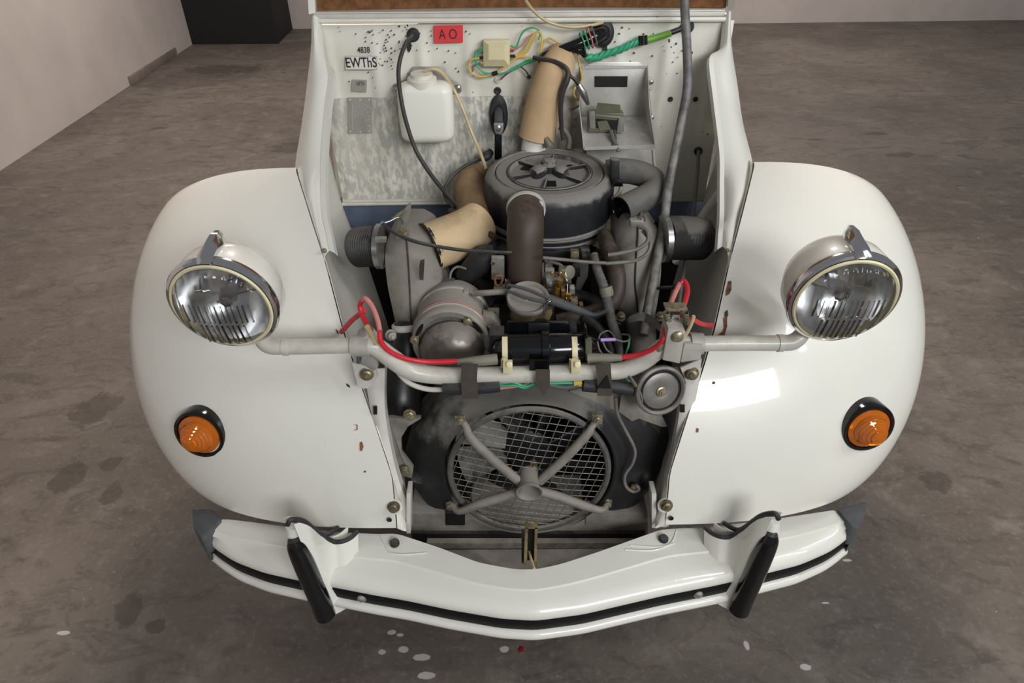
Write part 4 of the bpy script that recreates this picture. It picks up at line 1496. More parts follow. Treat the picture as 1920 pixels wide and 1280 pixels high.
# cable with spark sleeve over the tan duct
sc_ = tube_px('sender_cable', [(1000, 108, 1.44), (1025, 112, 1.425), (1050, 120, 1.41), (1064, 132, 1.40), (1063, 150, 1.395), (1055, 170, 1.395), (1051, 200, 1.395), (1053, 240, 1.40), (1056, 262, 1.40)], [4, 4.5, 4.5, 5, 6, 6, 5, 4, 4], darkw, car, 'dark cable lying over the tan duct')
tube_px('cable_tail', [(1066, 140, 1.40), (1078, 150, 1.40), (1086, 162, 1.40)], 3, black, sc_)
tube_px('metal_ferrule', [(1084, 158, 1.40), (1092, 172, 1.40), (1097, 182, 1.40), (1103, 196, 1.40)], [6, 7, 6, 3], steel, sc_, 'bright metal ferrule')
tube_px('cable_tail', [(1049, 238, 1.41), (1060, 246, 1.41), (1068, 262, 1.41), (1066, 280, 1.40)], 5, greyw, sc_)
tube_px('wire', [(1082, 96, 1.46), (1086, 120, 1.465), (1091, 150, 1.468), (1078, 165, 1.46), (1076, 178, 1.46), (1085, 188, 1.46)], 2, yellw, sc_, 'yellow wire')
# clutch rod boot
ob = at(935, 215, 1.492)
bt = obj('oval_boot', lathe(BM(), [(18 * fs, 0), (18 * fs, .006), (15 * fs, .010), (10 * fs, .010), (9 * fs, .004), (0, .004)], ob, (0, -1, 0), 32, 1, 2.15), rubber, car, 'black oval rubber boot with a pushrod')
tube_px('push_rod', [(935, 205, 1.495), (935, 218, 1.46), (935, 232, 1.44)], [8, 8, 8], greyrubber, bt, 'grey cylinder', n=14)
plate_px('yoke', [(926, 232), (944, 232), (944, 244), (939, 256), (931, 256), (926, 242)], 1.43, .012, alu, bt, 'metal yoke', .002)
bolt_px('bolt', 934, 240, 1.428, 5, steel, bt)
box_px('black_link', 927, 252, 941, 300, 1.425, .012, gloss, bt, None, .002)
# pull cable with boot
pc = tube_px('pull_cable', [(905, 297, 1.43), (885, 304, 1.40), (862, 318, 1.38), (841, 340, 1.36), (833, 358, 1.35), (837, 374, 1.34), (852, 390, 1.32)], 3.2, darkw, car, 'black curved cable by the pushrod')
tube_px('cable_boot', [(902, 298, 1.432), (912, 293, 1.44), (920, 285, 1.455)], [4, 9, 7], rubber, pc)
# battery tray
bt_ = plate_px('battery_tray', [(1088, 128), (1112, 116), (1198, 116), (1215, 130), (1213, 218), (1090, 220)], 1.488, .003, battm, car, 'bare aluminium battery tray on the bulkhead', .001)
shelf = [(1086, 219, 1.486), (1211, 217, 1.486), (1229, 275, 1.345), (1096, 279, 1.345)]
obj('tray_shelf', prism(BM(), tpx(shelf), V((0, 0, -.003))), battm, bt_, 'tray shelf')
obj('tray_lip', prism(BM(), tpx([(1096, 279, 1.345), (1229, 275, 1.345), (1229, 271, 1.345), (1096, 275, 1.345)]), V((0, .002, 0))), battm, bt_)
obj('tray_side', prism(BM(), tpx([(1215, 122, 1.486), (1219, 200, 1.40), (1230, 275, 1.345), (1211, 218, 1.486)]), V((-.002, 0, 0))), battm, bt_, 'tray side wing')
obj('tray_side', prism(BM(), tpx([(1090, 128, 1.486), (1086, 200, 1.43), (1094, 279, 1.345), (1086, 219, 1.486)]), V((.002, 0, 0))), battm, bt_)
plate_px('slot', [(1115, 143), (1177, 143), (1176, 163), (1115, 163)], 1.486, .001, dark, bt_, 'dark slot')
plate_px('fold', [(1092, 124), (1212, 124), (1214, 128), (1090, 129)], 1.484, .003, battm, bt_)
for x, y in ((1221, 156), (1222, 222), (1078, 222)):
    plate_px('tray_tab', [(x - 5, y - 12), (x + 5, y - 12), (x + 5, y + 12), (x - 5, y + 12)], 1.49, .003, dirty_white, bt_, None, .001)
    bolt_px('bolt', x, y - 2, 1.488, 3.5, steel, bt_)
tube_px('wing_nut', [(1074, 203, 1.47), (1086, 198, 1.46)], [3, 2], steel, bt_)
plate_px('tray_support', [(1100, 282), (1222, 280), (1222, 330), (1170, 345), (1100, 345)], 1.47, .004, dirty_white, bt_, 'white panel under the tray')
tube_px('tray_strut', [(1224, 280, 1.40), (1228, 312, 1.42), (1240, 325, 1.44)], 3, dirty_white, bt_)
# relay on the tray
rl = box_px('relay', 1103, 212, 1170, 248, 1.405, .03, oliveg, car, 'olive grey relay with an open side lying in the battery tray', .003)
plate_px('relay_opening', [(1116, 222), (1158, 226), (1156, 244), (1116, 240)], 1.404, .001, dark, rl, 'dark open side')
plate_px('relay_lid', [(1120, 196, 1.43), (1163, 200, 1.43), (1165, 222, 1.400), (1116, 218, 1.400)], 0, .003, oliveg, rl, 'lid', .001, vec=(0, .002, .004))
plate_px('relay_frame', [(1104, 210), (1116, 208), (1117, 242), (1106, 242)], 1.40, .008, ductgrey, rl, None, .003)
plate_px('relay_frame', [(1160, 220), (1171, 219), (1168, 250), (1156, 250)], 1.40, .008, ductgrey, rl, None, .003)
plate_px('winding', [(1120, 228), (1138, 226), (1146, 243), (1124, 244)], 1.402, .004, oliveg, rl)
tube_px('relay_wire', [(1146, 246, 1.395), (1150, 262, 1.37), (1158, 276, 1.35), (1160, 284, 1.345)], 4, greyw, rl)
tube_px('relay_wire', [(1152, 244, 1.395), (1154, 262, 1.37), (1150, 274, 1.35)], 2.5, darkw, rl)

# ---- ducts


def corr_tube(name, pts, rpx, rings, m_, parent, label, amp=.03, n=28, caps=False):
    P = spline([V((p.x, p.y, p.z, r * S(*q))) for p, r, q in zip(tpx(pts), rpx, pts)], 12)
    K = rings * 2
    out, rad = [], []
    for i in range(K + 1):
        t = i / K * (len(P) - 1)
        j = min(int(t), len(P) - 2)
        q = P[j].lerp(P[j + 1], t - j)
        out.append(V(q[:3]))
        rad.append(q[3] * (1 + amp * (-1) ** i))
    return obj(name, tube(BM(), out, rad, n, 1, caps), m_, parent, label, sharp=80)


dt = corr_tube('heater_duct', [(1046, 108, 1.478), (1047, 118, 1.455), (1038, 140, 1.44), (1026, 175, 1.435), (1015, 215, 1.432), (1006, 258, 1.43)], [27, 31, 33, 33, 33, 34], 60, card, car, 'tan ribbed card duct rising up the bulkhead', .007)
tube_px('duct_outlet', [(1008, 250, 1.432), (1002, 275, 1.428), (1000, 300, 1.42)], [25, 24, 24], whitelab, dt, 'white pipe stub under the duct', n=20)
tube_px('duct_label', [(1022, 258, 1.40), (1030, 274, 1.395)], [6, 9], oliveg, dt)

ld = tube_px('heater_duct', [(905, 318, 1.44), (888, 335, 1.42), (880, 352, 1.38), (886, 375, 1.34), (895, 400, 1.29), (888, 425, 1.25)], [16, 25, 30, 34, 36, 38], cardd, car, 'brown stained card duct beside the air filter', n=24)
corr_tube('heater_sleeve', [(898, 418, 1.235), (878, 432, 1.21), (850, 446, 1.19), (806, 463, 1.165)], [40, 42, 44, 46], 26, cards, car, 'tan ribbed card sleeve with a torn dark end', .02)
b = BM()
c = at(803, 464, 1.163)
ax = (at(806, 463, 1.165) - at(850, 446, 1.19)).normalized()
x, y, a = frame(ax)
r0 = 46 * S(806, 463, 1.165)
P = [c + x * (r0 * math.cos(t) * (1 + .04 * math.sin(9 * t))) + y * (r0 * math.sin(t) * (1 + .04 * math.sin(7 * t))) for t in [2 * math.pi * k / 40 for k in range(40)]]
P2 = [c - a * .02 + x * (r0 * .93 * math.cos(t)) + y * (r0 * .93 * math.sin(t)) for t in [2 * math.pi * k / 40 for k in range(40)]]
sheet(b, [P, P2], 0, wrap=True)
obj('torn_edge', b, dark, ld, 'torn dark edge')
tube_px('duct_strap', [(845, 395, 1.30), (868, 405, 1.255), (895, 425, 1.22), (930, 445, 1.18)], [6, 6, 6, 6], brownrubber, ld)
corr_tube('heater_sleeve', [(1178, 405, 1.30), (1155, 435, 1.25), (1122, 480, 1.21)], [34, 34, 32], 13, cards, car, 'tan ribbed card sleeve behind the right heater box', .03)
# side hoses with collars
lh = corr_tube('air_hose', [(672, 464, 1.14), (690, 462, 1.13), (716, 462, 1.12)], [36, 37, 38], 14, corr, car, 'black ribbed hose from the left inner wing', .035)
x_ = at(712, 462, 1.12)
obj('hose_clamp', tube(BM(), [x_ + V((-.004, .001, 0)), x_ + V((.006, 0, 0))], .0425, 28, 1), steel, lh, 'metal hose clamp')
box_px('clamp_screw', 702, 447, 724, 455, 1.08, .01, alu, lh)

rh = corr_tube('air_hose', [(1316, 448, 1.17), (1280, 446, 1.155), (1242, 446, 1.14)], [38, 40, 40], 14, corr, car, 'black ribbed hose to the right inner wing', .035)
x_ = at(1246, 448, 1.14)
obj('hose_clamp', tube(BM(), [x_ + V((-.006, 0, 0)), x_ + V((.004, .001, 0))], .045, 28, 1), steel, rh, 'metal hose clamp')


def heater_box(name, rows_, label, ridge):
    R_ = []
    for (y, Y, l, mx_, r) in rows_:
        a_, m_, c_ = at(l, y, Y + .022), at(mx_, y, Y), at(r, y, Y + .022)
        R_.append([a_ + V((0, .12, -.01)), a_ + V((0, .05, 0)), a_, a_.lerp(m_, .5) + V((0, -.006, 0)), m_, m_.lerp(c_, .5) + V((0, -.006, 0)), c_, c_ + V((0, .05, 0)), c_ + V((0, .12, -.01))])
    sub = []
    cols = list(zip(*R_))
    cols = [spline(list(c_), 4) for c_ in cols]
    sub = [list(r) for r in zip(*cols)]
    hb_ = BM()
    sheet(hb_, sub, 0)
    hb_.verts.ensure_lookup_table()
    hb_.faces.new([hb_.verts[i] for i in range(len(sub[0]))])
    h = obj(name, hb_, ductgrey, car, label, sharp=50)
    mid = [r[4] + V((0, -.001, 0)) for r in sub]
    obj('folded_seam', tube(BM(), mid, .0016, 6, 1), dark if ridge else rustd, h, 'dark folded seam')
    return h


hbl = heater_box('heater_box', [(430, 1.135, 744, 760, 782), (446, 1.12, 728, 762, 806), (480, 1.10, 722, 765, 816), (530, 1.07, 726, 768, 828), (575, 1.045, 735, 770, 838), (606, 1.03, 742, 771, 838), (618, 1.03, 748, 772, 830)], 'dusty grey sheet metal heater box beside the left inner wing', False)
hbr = heater_box('heater_box', [(412, 1.15, 1178, 1194, 1212), (436, 1.13, 1160, 1196, 1236), (480, 1.11, 1152, 1193, 1240), (530, 1.08, 1150, 1191, 1238), (570, 1.055, 1155, 1195, 1232), (604, 1.04, 1164, 1198, 1226)], 'dusty grey sheet metal heater box behind the prop rod', True)
plate_px('stain', [(788, 488), (796, 486), (795, 505), (794, 525), (787, 525), (785, 505)], 1.062, .001, rustd, hbl)
# control lever on left box
lv = plate_px('control_lever', [(752, 426), (758, 392), (768, 380), (771, 384), (768, 408), (762, 428)], 1.10, .003, ductgrey, hbl, 'small folded lever')
tube_px('lever_spring', [(736, 412, 1.095), (748, 402, 1.095), (760, 394, 1.095)], 3.2, zinc, hbl, 'brassy return spring')
tube_px('lever_link', [(720, 418, 1.08), (732, 414, 1.085), (744, 408, 1.09), (752, 410, 1.095), (755, 420, 1.095)], 2, steel, hbl)
disc_px('pivot_bolt', 757, 436, 1.10, [(10, -2), (10, 2), (6, 3), (6, 9), (0, 9)], (0, -.3, 1), zinc, hbl, 'pivot bolt', 10)
disc_px('pivot_bolt', 718, 420, 1.08, [(5, -2), (5, 3), (3, 6), (0, 6)], (0, -.3, 1), steel, hbl, None, 10)
box_px('lever_clip', 742, 444, 766, 450, 1.095, .012, ductgrey, hbl)
tube_px('control_cable', [(718, 420, 1.075), (740, 436, 1.06), (770, 450, 1.05), (810, 460, 1.045), (860, 468, 1.04), (910, 472, 1.035), (960, 474, 1.03)], 3.6, darkw, car, 'dark control cable crossing in front of the engine')
tube_px('control_cable', [(1018, 483, 1.04), (1060, 487, 1.045), (1100, 491, 1.05), (1136, 493, 1.06)], 3.4, greyw, car, 'grey control cable right of the intake hose')
tube_px('control_cable', [(1198, 425, 1.10), (1213, 432, 1.09), (1214, 452, 1.08), (1196, 466, 1.075), (1165, 474, 1.07), (1140, 478, 1.07)], 3.8, greyw, hbr, 'grey looped cable')
tube_px('control_cable', [(1205, 432, 1.10), (1219, 452, 1.085), (1214, 474, 1.075), (1192, 488, 1.07), (1162, 492, 1.065), (1136, 494, 1.06)], 3.6, greyw, hbr, 'grey looped cable')
box_px('cable_clip', 1182, 414, 1208, 426, 1.10, .015, alu, hbr, None, .002)
disc_px('pivot_bolt', 1203, 410, 1.11, [(8, -2), (8, 2), (4, 3), (4, 10), (0, 10)], (0, -.3, 1), steel, hbr, None, 10)
# collars and pipes below the boxes
cl_ = tube_px('heater_pipe', [(768, 612, 1.03), (762, 650, 1.0), (754, 700, .97), (752, 745, .945), (756, 775, .93)], [28, 27, 30, 36, 30], black, car, 'dusty black pipe under the left heater box', n=20)
c = at(768, 612, 1.025)
obj('pipe_collar', lathe(BM(), [(.030, -.004), (.033, 0), (.033, .006), (.030, .009)], c, (-.1, .35, 1), 28), dirty_white, cl_, 'pale collar')
bolt_px('bolt', 768, 778, .885, 9, zinc, cl_, (0, -1, .2))
bolt_px('clamp_bolt', 733, 628, .98, 8, alu, cl_, (.5, -1, .3), 1.4)
cr_ = tube_px('heater_pipe', [(1200, 598, 1.04), (1203, 630, 1.01), (1205, 665, .98), (1206, 700, .96)], [28, 27, 25, 25], snork, car, 'grey pipe under the right heater box', n=20)
P = [(1158, 604, 1.0), (1168, 606, .995), (1178, 594, .99), (1195, 586, .985), (1212, 587, .985), (1228, 598, .99), (1240, 608, .995), (1246, 606, 1.0)]
rows = [[p, p + V((0, 0.0, -.016))] for p in spline(tpx(P), 4)]
obj('saddle_clamp', sheet(BM(), rows, .003), steel, cr_, 'bright saddle clamp')
for x in (1164, 1237):
    bolt_px('clamp_bolt', x, 594, .995, 7, zincd, cr_, (0, -.4, 1), 1.2)

# ---- air filter
AC = at(1030, 317, 1.30)
AX = V((0, -.06, 1)).normalized()
prof = [(0, -.004), (.012, -.004), (.060, -.010), (.078, -.010), (.0815, -.003), (.085, -.003), (.087, -.006), (.108, -.004), (.111, -.008), (.114, -.003), (.122, -.005), (.130, -.012), (.1335, -.022), (.1345, -.05), (.1345, -.085),
        (.139, -.088), (.139, -.094), (.1345, -.097), (.1345, -.104), (.138, -.107), (.138, -.112), (.132, -.117), (.120, -.145), (.104, -.175), (.06, -.19), (0, -.19)]
af = obj('air_filter', lathe(BM(), prof, AC, AX, 72), filterblk, car, 'big round dusty black air filter housing', sharp=30)
x, y, a = frame(AX)
for r_, h_ in ((.1395, -.091), (.1385, -.1095)):
    obj('rib_band', lathe(BM(), [(r_ - .004, -.004), (r_ + .0005, -.002), (r_ + .0012, .001), (r_ - .004, .004)], AC + AX * h_, AX, 72), ductgrey, af, 'dusty raised band')
for r_, h_ in ((.0835, -.0028), (.0875, -.0052), (.1115, -.0072)):
    obj('lid_groove', lathe(BM(), [(r_ - .001, 0), (r_, .0007), (r_ + .001, 0)], AC + AX * h_, AX, 72), gloss, af, 'clean dark groove')
for k in range(6):
    t = math.radians(20 + 60 * k)
    d = x * math.cos(t) + y * math.sin(t)
    b = BM()
    box(b, AC + d * .060 - a * .006, (.045, .004, .008), (d, a.cross(d), a))
    obj('lid_rib', b, filterblk, af, bevel=.001)
b = BM()
lathe(b, [(.0, .012), (.010, .012), (.014, .009), (.015, -.008)], AC, AX, 20)
obj('centre_boss', b, filterblk, af)
obj('centre_screw', lathe(BM(), [(.006, .012), (.005, .015), (0, .015)], AC, AX, 6), ductgrey, af)
for k in range(3):
    t = math.radians(90 + 120 * k)
    d = x * math.cos(t) + y * math.sin(t)
    rows = []
    e = a.cross(d)
    for i, (r_, w_, h_) in enumerate([(.008, .008, .008), (.018, .013, .012), (.030, .016, .012), (.038, .014, .007), (.042, .009, -.008)]):
        rows.append([AC + d * r_ - e * w_ - a * .010, AC + d * r_ - e * w_ + a * h_ * .5, AC + d * r_ - e * w_ * .6 + a * h_, AC + d * r_ + e * w_ * .6 + a * h_, AC + d * r_ + e * w_ + a * h_ * .5, AC + d * r_ + e * w_ - a * .010])
    obj('lid_lobe', sheet(BM(), rows, 0), filterblk, af)
    b = BM()
    t2 = t + math.radians(60)
    d2 = x * math.cos(t2) + y * math.sin(t2)
    box(b, AC + d2 * .050 - a * .0088, (.022, .022, .003), (d2, a.cross(d2), a))
    obj('lid_pocket', b, matblack, af, 'clean black pocket')
text('lid_mark', 'OUV', AC - y * .098 - x * .0 + a * (-.0050), x, y, .008, ductgrey, af, 1) if False else None
# intake elbow
el = tube_px('intake_elbow', [(986, 388, 1.185), (986, 400, 1.145), (985, 428, 1.112), (984, 470, 1.10), (984, 520, 1.09), (986, 545, 1.085)], [33, 34, 35, 34, 32, 29], brownrubber, car, 'brown rubber intake elbow from filter to carburettor', n=28)
c = at(986, 392, 1.165)
obj('elbow_clip', lathe(BM(), [(.0335, -.004), (.0375, -.004), (.0375, .004), (.0335, .004)], c, (0, -1, -.15), 36, closed=True), dirty_white, el, 'cream clip band')
box_px('clip_lug', 1008, 378, 1018, 396, 1.145, .008, dirty_white, el)
# snorkel
sn = tube_px('intake_snorkel', [(1138, 322, 1.30), (1158, 320, 1.295), (1185, 322, 1.29), (1212, 330, 1.28), (1228, 345, 1.262), (1222, 362, 1.24), (1198, 377, 1.215), (1165, 393, 1.19)], [22, 23, 23, 23, 24, 24, 25, 26], snork, car, 'grey curved intake snorkel with an open mouth', n=26, sub=6, caps=False)
c = at(1167, 392, 1.1915)
ax = (at(1165, 393, 1.19) - at(1198, 377, 1.215)).normalized()
rr = 25 * S(1165, 393, 1.19)
obj('snorkel_mouth', lathe(BM(), [(rr * 1.03, .003), (rr * .98, .004), (rr * .93, .0), (rr * .9, -.012), (0, -.014)], c, ax, 30), gloss, sn, 'black disc for the shade inside the mouth')  # inset black disc stands in for the shade inside the tube
tube_px('snorkel_seam', [(1162, 420, 1.185), (1195, 405, 1.21), (1228, 382, 1.235), (1241, 358, 1.255)], 3, black, sn)
box_px('snorkel_bracket', 1146, 300, 1162, 345, 1.255, .02, filterblk, sn, None, .003)
box_px('snorkel_latch', 1150, 340, 1168, 350, 1.235, .015, gloss, sn)
tube_px('snorkel_post', [(1165, 345, 1.26), (1162, 360, 1.25), (1150, 372, 1.22)], 4, ductgrey, sn)
tube_px('snorkel_stay', [(1203, 392, 1.19), (1204, 408, 1.17)], 4, steel, sn)

# ---- prop rod and thin rod
pr_ = tube_px('prop_rod', [(1281, -90, 1.47), (1283, 0, 1.43), (1288, 90, 1.385), (1289, 160, 1.345), (1280, 215, 1.31), (1265, 290, 1.26), (1254, 345, 1.22), (1243, 430, 1.15), (1224, 530, 1.06), (1206, 628, .98)], [8.5, 8.5, 8.5, 8.5, 8.3, 8.3, 8.5, 8.5, 9, 9.5], rodmetal, car, 'long scuffed grey bonnet prop rod', n=14)
tube_px('thin_rod', [(1310, 284, 1.44), (1307, 330, 1.38), (1300, 400, 1.28), (1290, 460, 1.19), (1280, 520, 1.08), (1271, 580, .93)], 3.6, greyw, car, 'thin grey pull rod')
disc_px('rod_grommet', 1309, 283, 1.487, [(8, -1), (8, 3), (5, 5), (0, 5)], (0, -1, 0), rubber, car, 'small black grommet', 18)
tube_px('wire_tie', [(1226, 541, 1.06), (1245, 539, 1.05), (1262, 538, 1.045), (1276, 534, 1.04)], [3, 3.5, 4, 7], dark, pr_)
# wing stay in the shade on the right
tube_px('wing_stay', [(1268, 490, 1.16), (1300, 430, 1.26), (1340, 375, 1.33), (1362, 345, 1.36)], [8, 8, 9, 9], paint_in, IWR, 'painted stay')

# ---- alternator
AY = .965
ac = at(845, 640, AY)
al = obj('alternator', lathe(BM(), [(.0, .0), (.05, .0), (.0655, .0), (.068, -.004), (.068, -.014), (.0705, -.016), (.0705, -.022), (.068, -.024), (.068, -.075), (.0705, -.077), (.0705, -.084), (.067, -.087), (.062, -.12), (.05, -.145), (.03, -.15), (0, -.15)], ac, (0, -1, .05), 56), alu, car, 'dusty cast aluminium alternator with a dark belt guard')
x, y, a = frame((0, -1, .05))
b = BM()
lathe(b, [(.0715, -.020), (.0722, -.018), (.0715, -.016)], ac, (0, -1, .05), 56)
obj('alternator_gap', b, pinkw, al, 'faint red line round the body')
obj('front_frame', lathe(BM(), [(.055, .003), (.057, .010), (.066, .010), (.069, .004), (.069, -.004)], ac, a, 48), alu, al, 'cast front ring')
for t in (35, 150, 250):
    d = x * math.cos(math.radians(t)) + y * math.sin(math.radians(t))
    c = ac + d * .0605 + a * .0095
    obj('slot', lathe(BM(), [(.007, .0012), (0, .0012)], c, a, 16, 2.2, .55, up=d), gloss, al, 'black cooling slot')
for (px, py) in ((777, 638), (877, 602)):
    bolt_px('bolt', px, py, AY - .012, 6.5, zinc, al)
# belt guard: bulged dark steel cover
rows = []
gcx, gcy = 848, 652
for i in range(9):
    th = math.pi / 2 * i / 8
    row = []
    for k in range(40):
        t = 2 * math.pi * k / 40
        ex = 62 * math.cos(t)
        ey = 52 * math.sin(t)
        if ex > 0 and ey > 0:
            ex *= 1.18
        rr = math.sin(th) ** .75
        q = at(gcx + ex, gcy + ey, AY - .008)
        c0_ = at(gcx, gcy, AY - .008)
        row.append(c0_.lerp(q, rr) + V((0, -.042 * math.cos(th) - .004, 0)))
    rows.append(row)
obj('belt_guard', sheet(BM(), rows, 0, wrap=True), mat('burnished_dark_steel', (120, 115, 108), .35, .75, 0, .2, 12, dust=.35, dcol=(140, 133, 124)), al, 'burnished dark belt guard')
P = [(905, 590, .99), (925, 592, .985), (940, 612, .975), (928, 622, .975), (912, 640, .975), (900, 632, .975)]
obj('mounting_ear', prism(BM(), tpx(P), V((0, .02, 0))), alu, al, 'cast mounting ear', bevel=.003)
disc_px('ear_boss', 926, 618, .972, [(9, -20), (9, 0), (5, 1), (5, -4), (0, -4)], (.3, -1, .1), steel, al, None, 16)
box_px('cast_lug', 868, 548, 880, 566, 1.03, .02, alu, al, None, .003)
box_px('adjuster_strap', 914, 578, 936, 618, 1.0, .004, oliveg, al, 'slotted strap')
box_px('adjuster_slot', 921, 585, 929, 610, .998, .001, black, al)

# ---- engine core
b = BM()
box(b, V((.02, 1.16, .53)), (.30, .36, .20))
eng = obj('engine_block', b, dark, car, 'dark oily engine block', bevel=.02)
for s in (-1, 1):
    pr = [(0, 0)]
    for k in range(12):
        h = .012 * k
        pr += [(.062, h), (.062, h + .004), (.048, h + .0045), (.048, h + .0115)]
    pr += [(.0, .15)]
    obj('cylinder_fins', lathe(BM(), pr, V((.02 + s * .15, 1.10, .56)), (s, 0, 0), 32), dark, eng, 'finned cylinder')
    tube_px('manifold_arm', [(1010, 560, 1.10), (1010 + s * 70, 555, 1.12), (1010 + s * 150, 590, 1.12)], [16, 15, 14], dark, eng)
box_px('crank_cover', 930, 660, 1130, 740, .95, .05, dark, eng, None, .01)
box_px('gearbox_top', 930, 470, 1110, 560, 1.16, .12, black, eng, None, .01)
tube_px('gearbox_dome', [(870, 520, 1.14), (905, 488, 1.13), (930, 480, 1.13)], [20, 26, 22], rubber, eng)
disc_px('flywheel_gear', 880, 560, 1.12, [(60, -10), (60, 0), (52, 3), (50, 8), (0, 8)], (0, -.2, 1), dark, eng, None, 60)
tube_px('breather_wire', [(843, 530, 1.09), (846, 510, 1.10), (858, 500, 1.11), (878, 505, 1.12)], 2.4, greyw, eng)
box_px('sensor', 834, 528, 852, 540, 1.08, .015, greyrubber, eng)
# oil hoses and cables on the right
tube_px('oil_hose', [(1133, 440, 1.19), (1140, 462, 1.14), (1153, 500, 1.09), (1157, 535, 1.06), (1148, 565, 1.04), (1120, 582, 1.03), (1080, 594, 1.03), (1045, 602, 1.03)], [13, 16, 17, 17, 17, 15, 15, 14], brownrubber, car, 'thick brown oil hose curving past the filter', n=18)
corr_tube('wrapped_loom', [(1113, 478, 1.09), (1120, 505, 1.06), (1132, 538, 1.03), (1141, 575, 1.005), (1148, 605, .98), (1158, 635, .965), (1162, 665, .96)], [8, 8.5, 9, 9, 9, 8, 7], 34, tape, car, 'grey tape wrapped loom', .06, 12)
disc_px('loom_band', 1137, 546, 1.02, [(12, -9), (13, 0), (12, 9)], (.25, -.4, -1), olive, eng, None, 16)
tube_px('black_cable', [(1028, 560, 1.02), (1060, 572, 1.01), (1090, 583, 1.0), (1115, 590, .99), (1138, 582, .985)], [10, 9, 7, 4, 4], greyrubber, car, 'grey booted cable to the right of the filler cap')
tube_px('vent_hose', [(1095, 596, 1.01), (1120, 612, .99), (1140, 640, .97), (1146, 670, .95)], 8, rubber, eng, 'black vent hose')
tube_px('fuel_pipe', [(888, 550, 1.03), (910, 549, 1.02), (940, 547, 1.02), (965, 548, 1.02)], 6, ductgrey, eng, 'grey pipe')
tube_px('purple_sleeve', [(1126, 637, .88), (1154, 636, .88)], 3.4, purpw, co, 'purple wire sleeve')
tube_px('wire', [(1104, 637, .882), (1127, 637, .88)], 2, gloss, co)
tube_px('wire', [(1153, 636, .88), (1170, 640, .88), (1180, 636, .885), (1178, 628, .90), (1160, 626, .92)], 1.8, greyw, co)
tube_px('wire', [(1180, 635, .885), (1178, 650, .88), (1172, 666, .87)], 2, greenw, co, 'green wire')
tube_px('wire', [(1122, 638, .88), (1126, 626, .89), (1140, 620, .90), (1152, 630, .885)], 1.6, greyw, co)
tube_px('wire', [(1130, 640, .88), (1138, 656, .87), (1156, 668, .865)], 1.8, greyw, co)
tube_px('wire', [(1120, 640, .88), (1124, 656, .87), (1134, 668, .866)], 1.8, greyw, co)

# ---- carburettor cluster
cbz = box_px('carburettor', 955, 520, 1040, 600, 1.10, .07, alu, car, 'small carburettor of brass and grey metal parts under the intake elbow', .006)
random.seed(3)
box_px('throttle_plate', 921, 482, 946, 525, 1.085, .01, alu, cbz, 'grey cover plate', .003)
disc_px('cover_screw', 924, 492, 1.083, [(4, -1), (4, 2), (0, 3)], (0, -1, 0), steel, cbz, None, 10)
tube_px('copper_loop', [(930, 536, 1.06), (928, 520, 1.06), (938, 516, 1.06), (942, 524, 1.06), (938, 534, 1.06)], 2.4, rust, cbz, 'rusty loop')
tube_px('jet_body', [(928, 540, 1.065), (950, 540, 1.06)], [8, 8], zinc, cbz, None)
box_px('nut', 947, 528, 958, 543, 1.05, .012, steel, cbz)
disc_px('flange_ring', 986, 540, 1.08, [(40, -4), (42, 0), (40, 4), (34, 5), (34, 0)], (0, -.45, 1), alu, cbz, 'flange ring', 36)
for (x0, y0, x1, y1, Y, m_) in [(1022, 508, 1040, 524, 1.07, alu), (1036, 516, 1048, 534, 1.07, steel), (1024, 525, 1044, 536, 1.06, alu), (1048, 505, 1060, 560, 1.065, zinc), (1060, 528, 1072, 536, 1.05, steel), (1040, 540, 1050, 558, 1.045, brass),
                             (1052, 545, 1060, 562, 1.04, brass), (1060, 552, 1072, 566, 1.04, brass), (1070, 562, 1084, 572, 1.035, zinc), (1074, 500, 1088, 520, 1.09, black), (1070, 472, 1086, 488, 1.12, zinc), (1090, 468, 1106, 490, 1.12, steel), (1020, 488, 1028, 512, 1.085, steel),
                             (1024, 535, 1036, 550, 1.05, steel), (1044, 525, 1052, 540, 1.04, brass), (1068, 540, 1078, 552, 1.045, alu), (1086, 572, 1094, 582, 1.03, brass)]:
    box_px('carburettor_fitting', x0, y0, x1, y1, Y, .015, m_, cbz, None, .002)
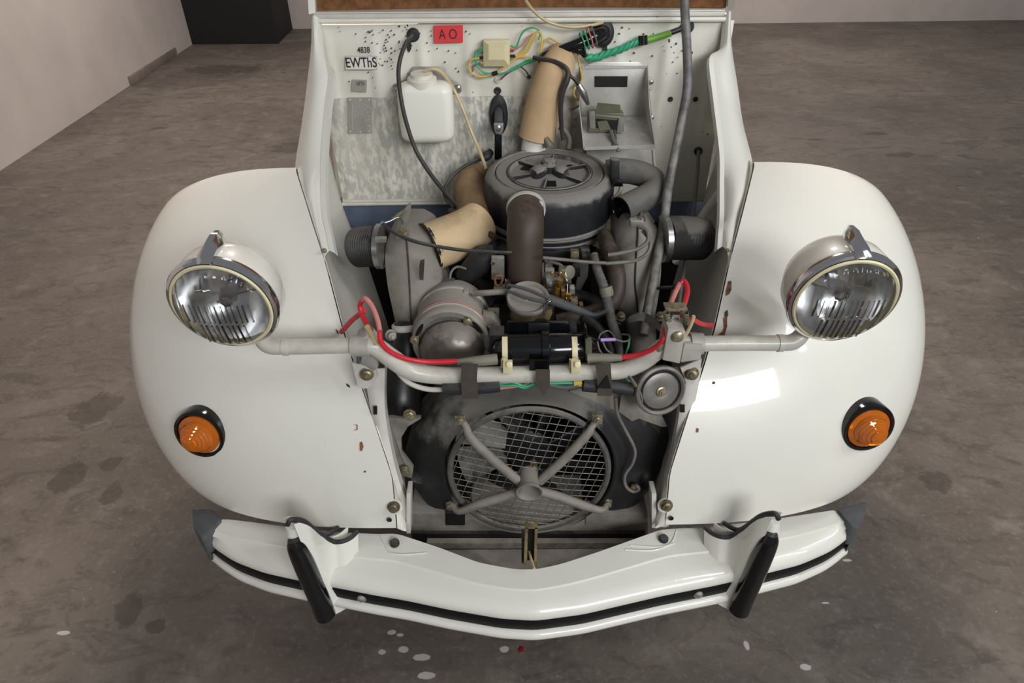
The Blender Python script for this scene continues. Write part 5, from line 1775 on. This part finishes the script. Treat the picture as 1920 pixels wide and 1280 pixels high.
disc_px('vacuum_cap', 1066, 510, 1.08, [(12, -8), (13, 4), (10, 6), (0, 6)], (.5, -.6, .3), olive, cbz, None, 20)
tube_px('spring_wire', [(1060, 510, 1.06), (1064, 535, 1.05), (1062, 560, 1.04)], 1.4, steel, cbz)
for q in ((1050, 512), (1034, 512), (1060, 520), (1048, 548), (1066, 558)):
    disc_px('brass_screw', q[0], q[1], 1.055, [(3.5, -2), (3.5, 2), (1.5, 3.5), (0, 3.5)], (0, -1, .3), brass, cbz, None, 8)
tube_px('choke_cable', [(1030, 490, 1.10), (1050, 496, 1.09), (1058, 506, 1.08)], 3, greyw, cbz)
plate_px('support_arm', [(1080, 495), (1104, 495), (1102, 520), (1086, 550), (1076, 550), (1082, 522)], 1.12, .01, snork, eng, None, .003)
# oil filler
of = obj('oil_filler', lathe(BM(), [(.028, -.05), (.030, -.012), (.031, -.010), (.034, -.009), (.0375, -.004), (.038, .003), (.036, .006), (.032, .004), (.030, .001), (0, .001)], at(990, 560, .99), (0, -.35, 1), 36), ductgrey, car, 'round grey oil filler cap with a bar handle')
x, y, a = frame((0, -.35, 1))
c = at(990, 558, .988)
for o2 in (-.010, .010):
    tube_ = tube(BM(), [c - x * .034 + y * (.018 + o2 * .7) + a * .006, c + a * .010 + y * o2, c + x * .036 + y * (-.014 + o2 * .5) + a * .008], .003, 7, 5)
    obj('cap_handle', tube_, greyrubber, of, 'bar handle')
disc_px('yellow_dot', 988, 561, .978, [(3, 0), (2, 1), (0, 1)], (0, -.35, 1), yellw, of, None, 10)
obj('filler_neck', lathe(BM(), [(.030, -.07), (.031, -.035), (.029, -.012)], at(990, 562, .99), (0, -.35, 1), 30), amberd, of, 'grimy brass coloured neck')
tube_px('cap_clip', [(1021, 592, .965), (1022, 578, .962), (1030, 566, .96), (1034, 562, .965)], 2, steel, of, 'wire clip')
plate_px('clip_plate', [(1020, 600), (1022, 584), (1034, 578), (1036, 586), (1030, 600)], .966, .004, amberd, of)
box_px('valve_block', 1068, 612, 1082, 645, .96, .03, rubber, eng, None, .003)
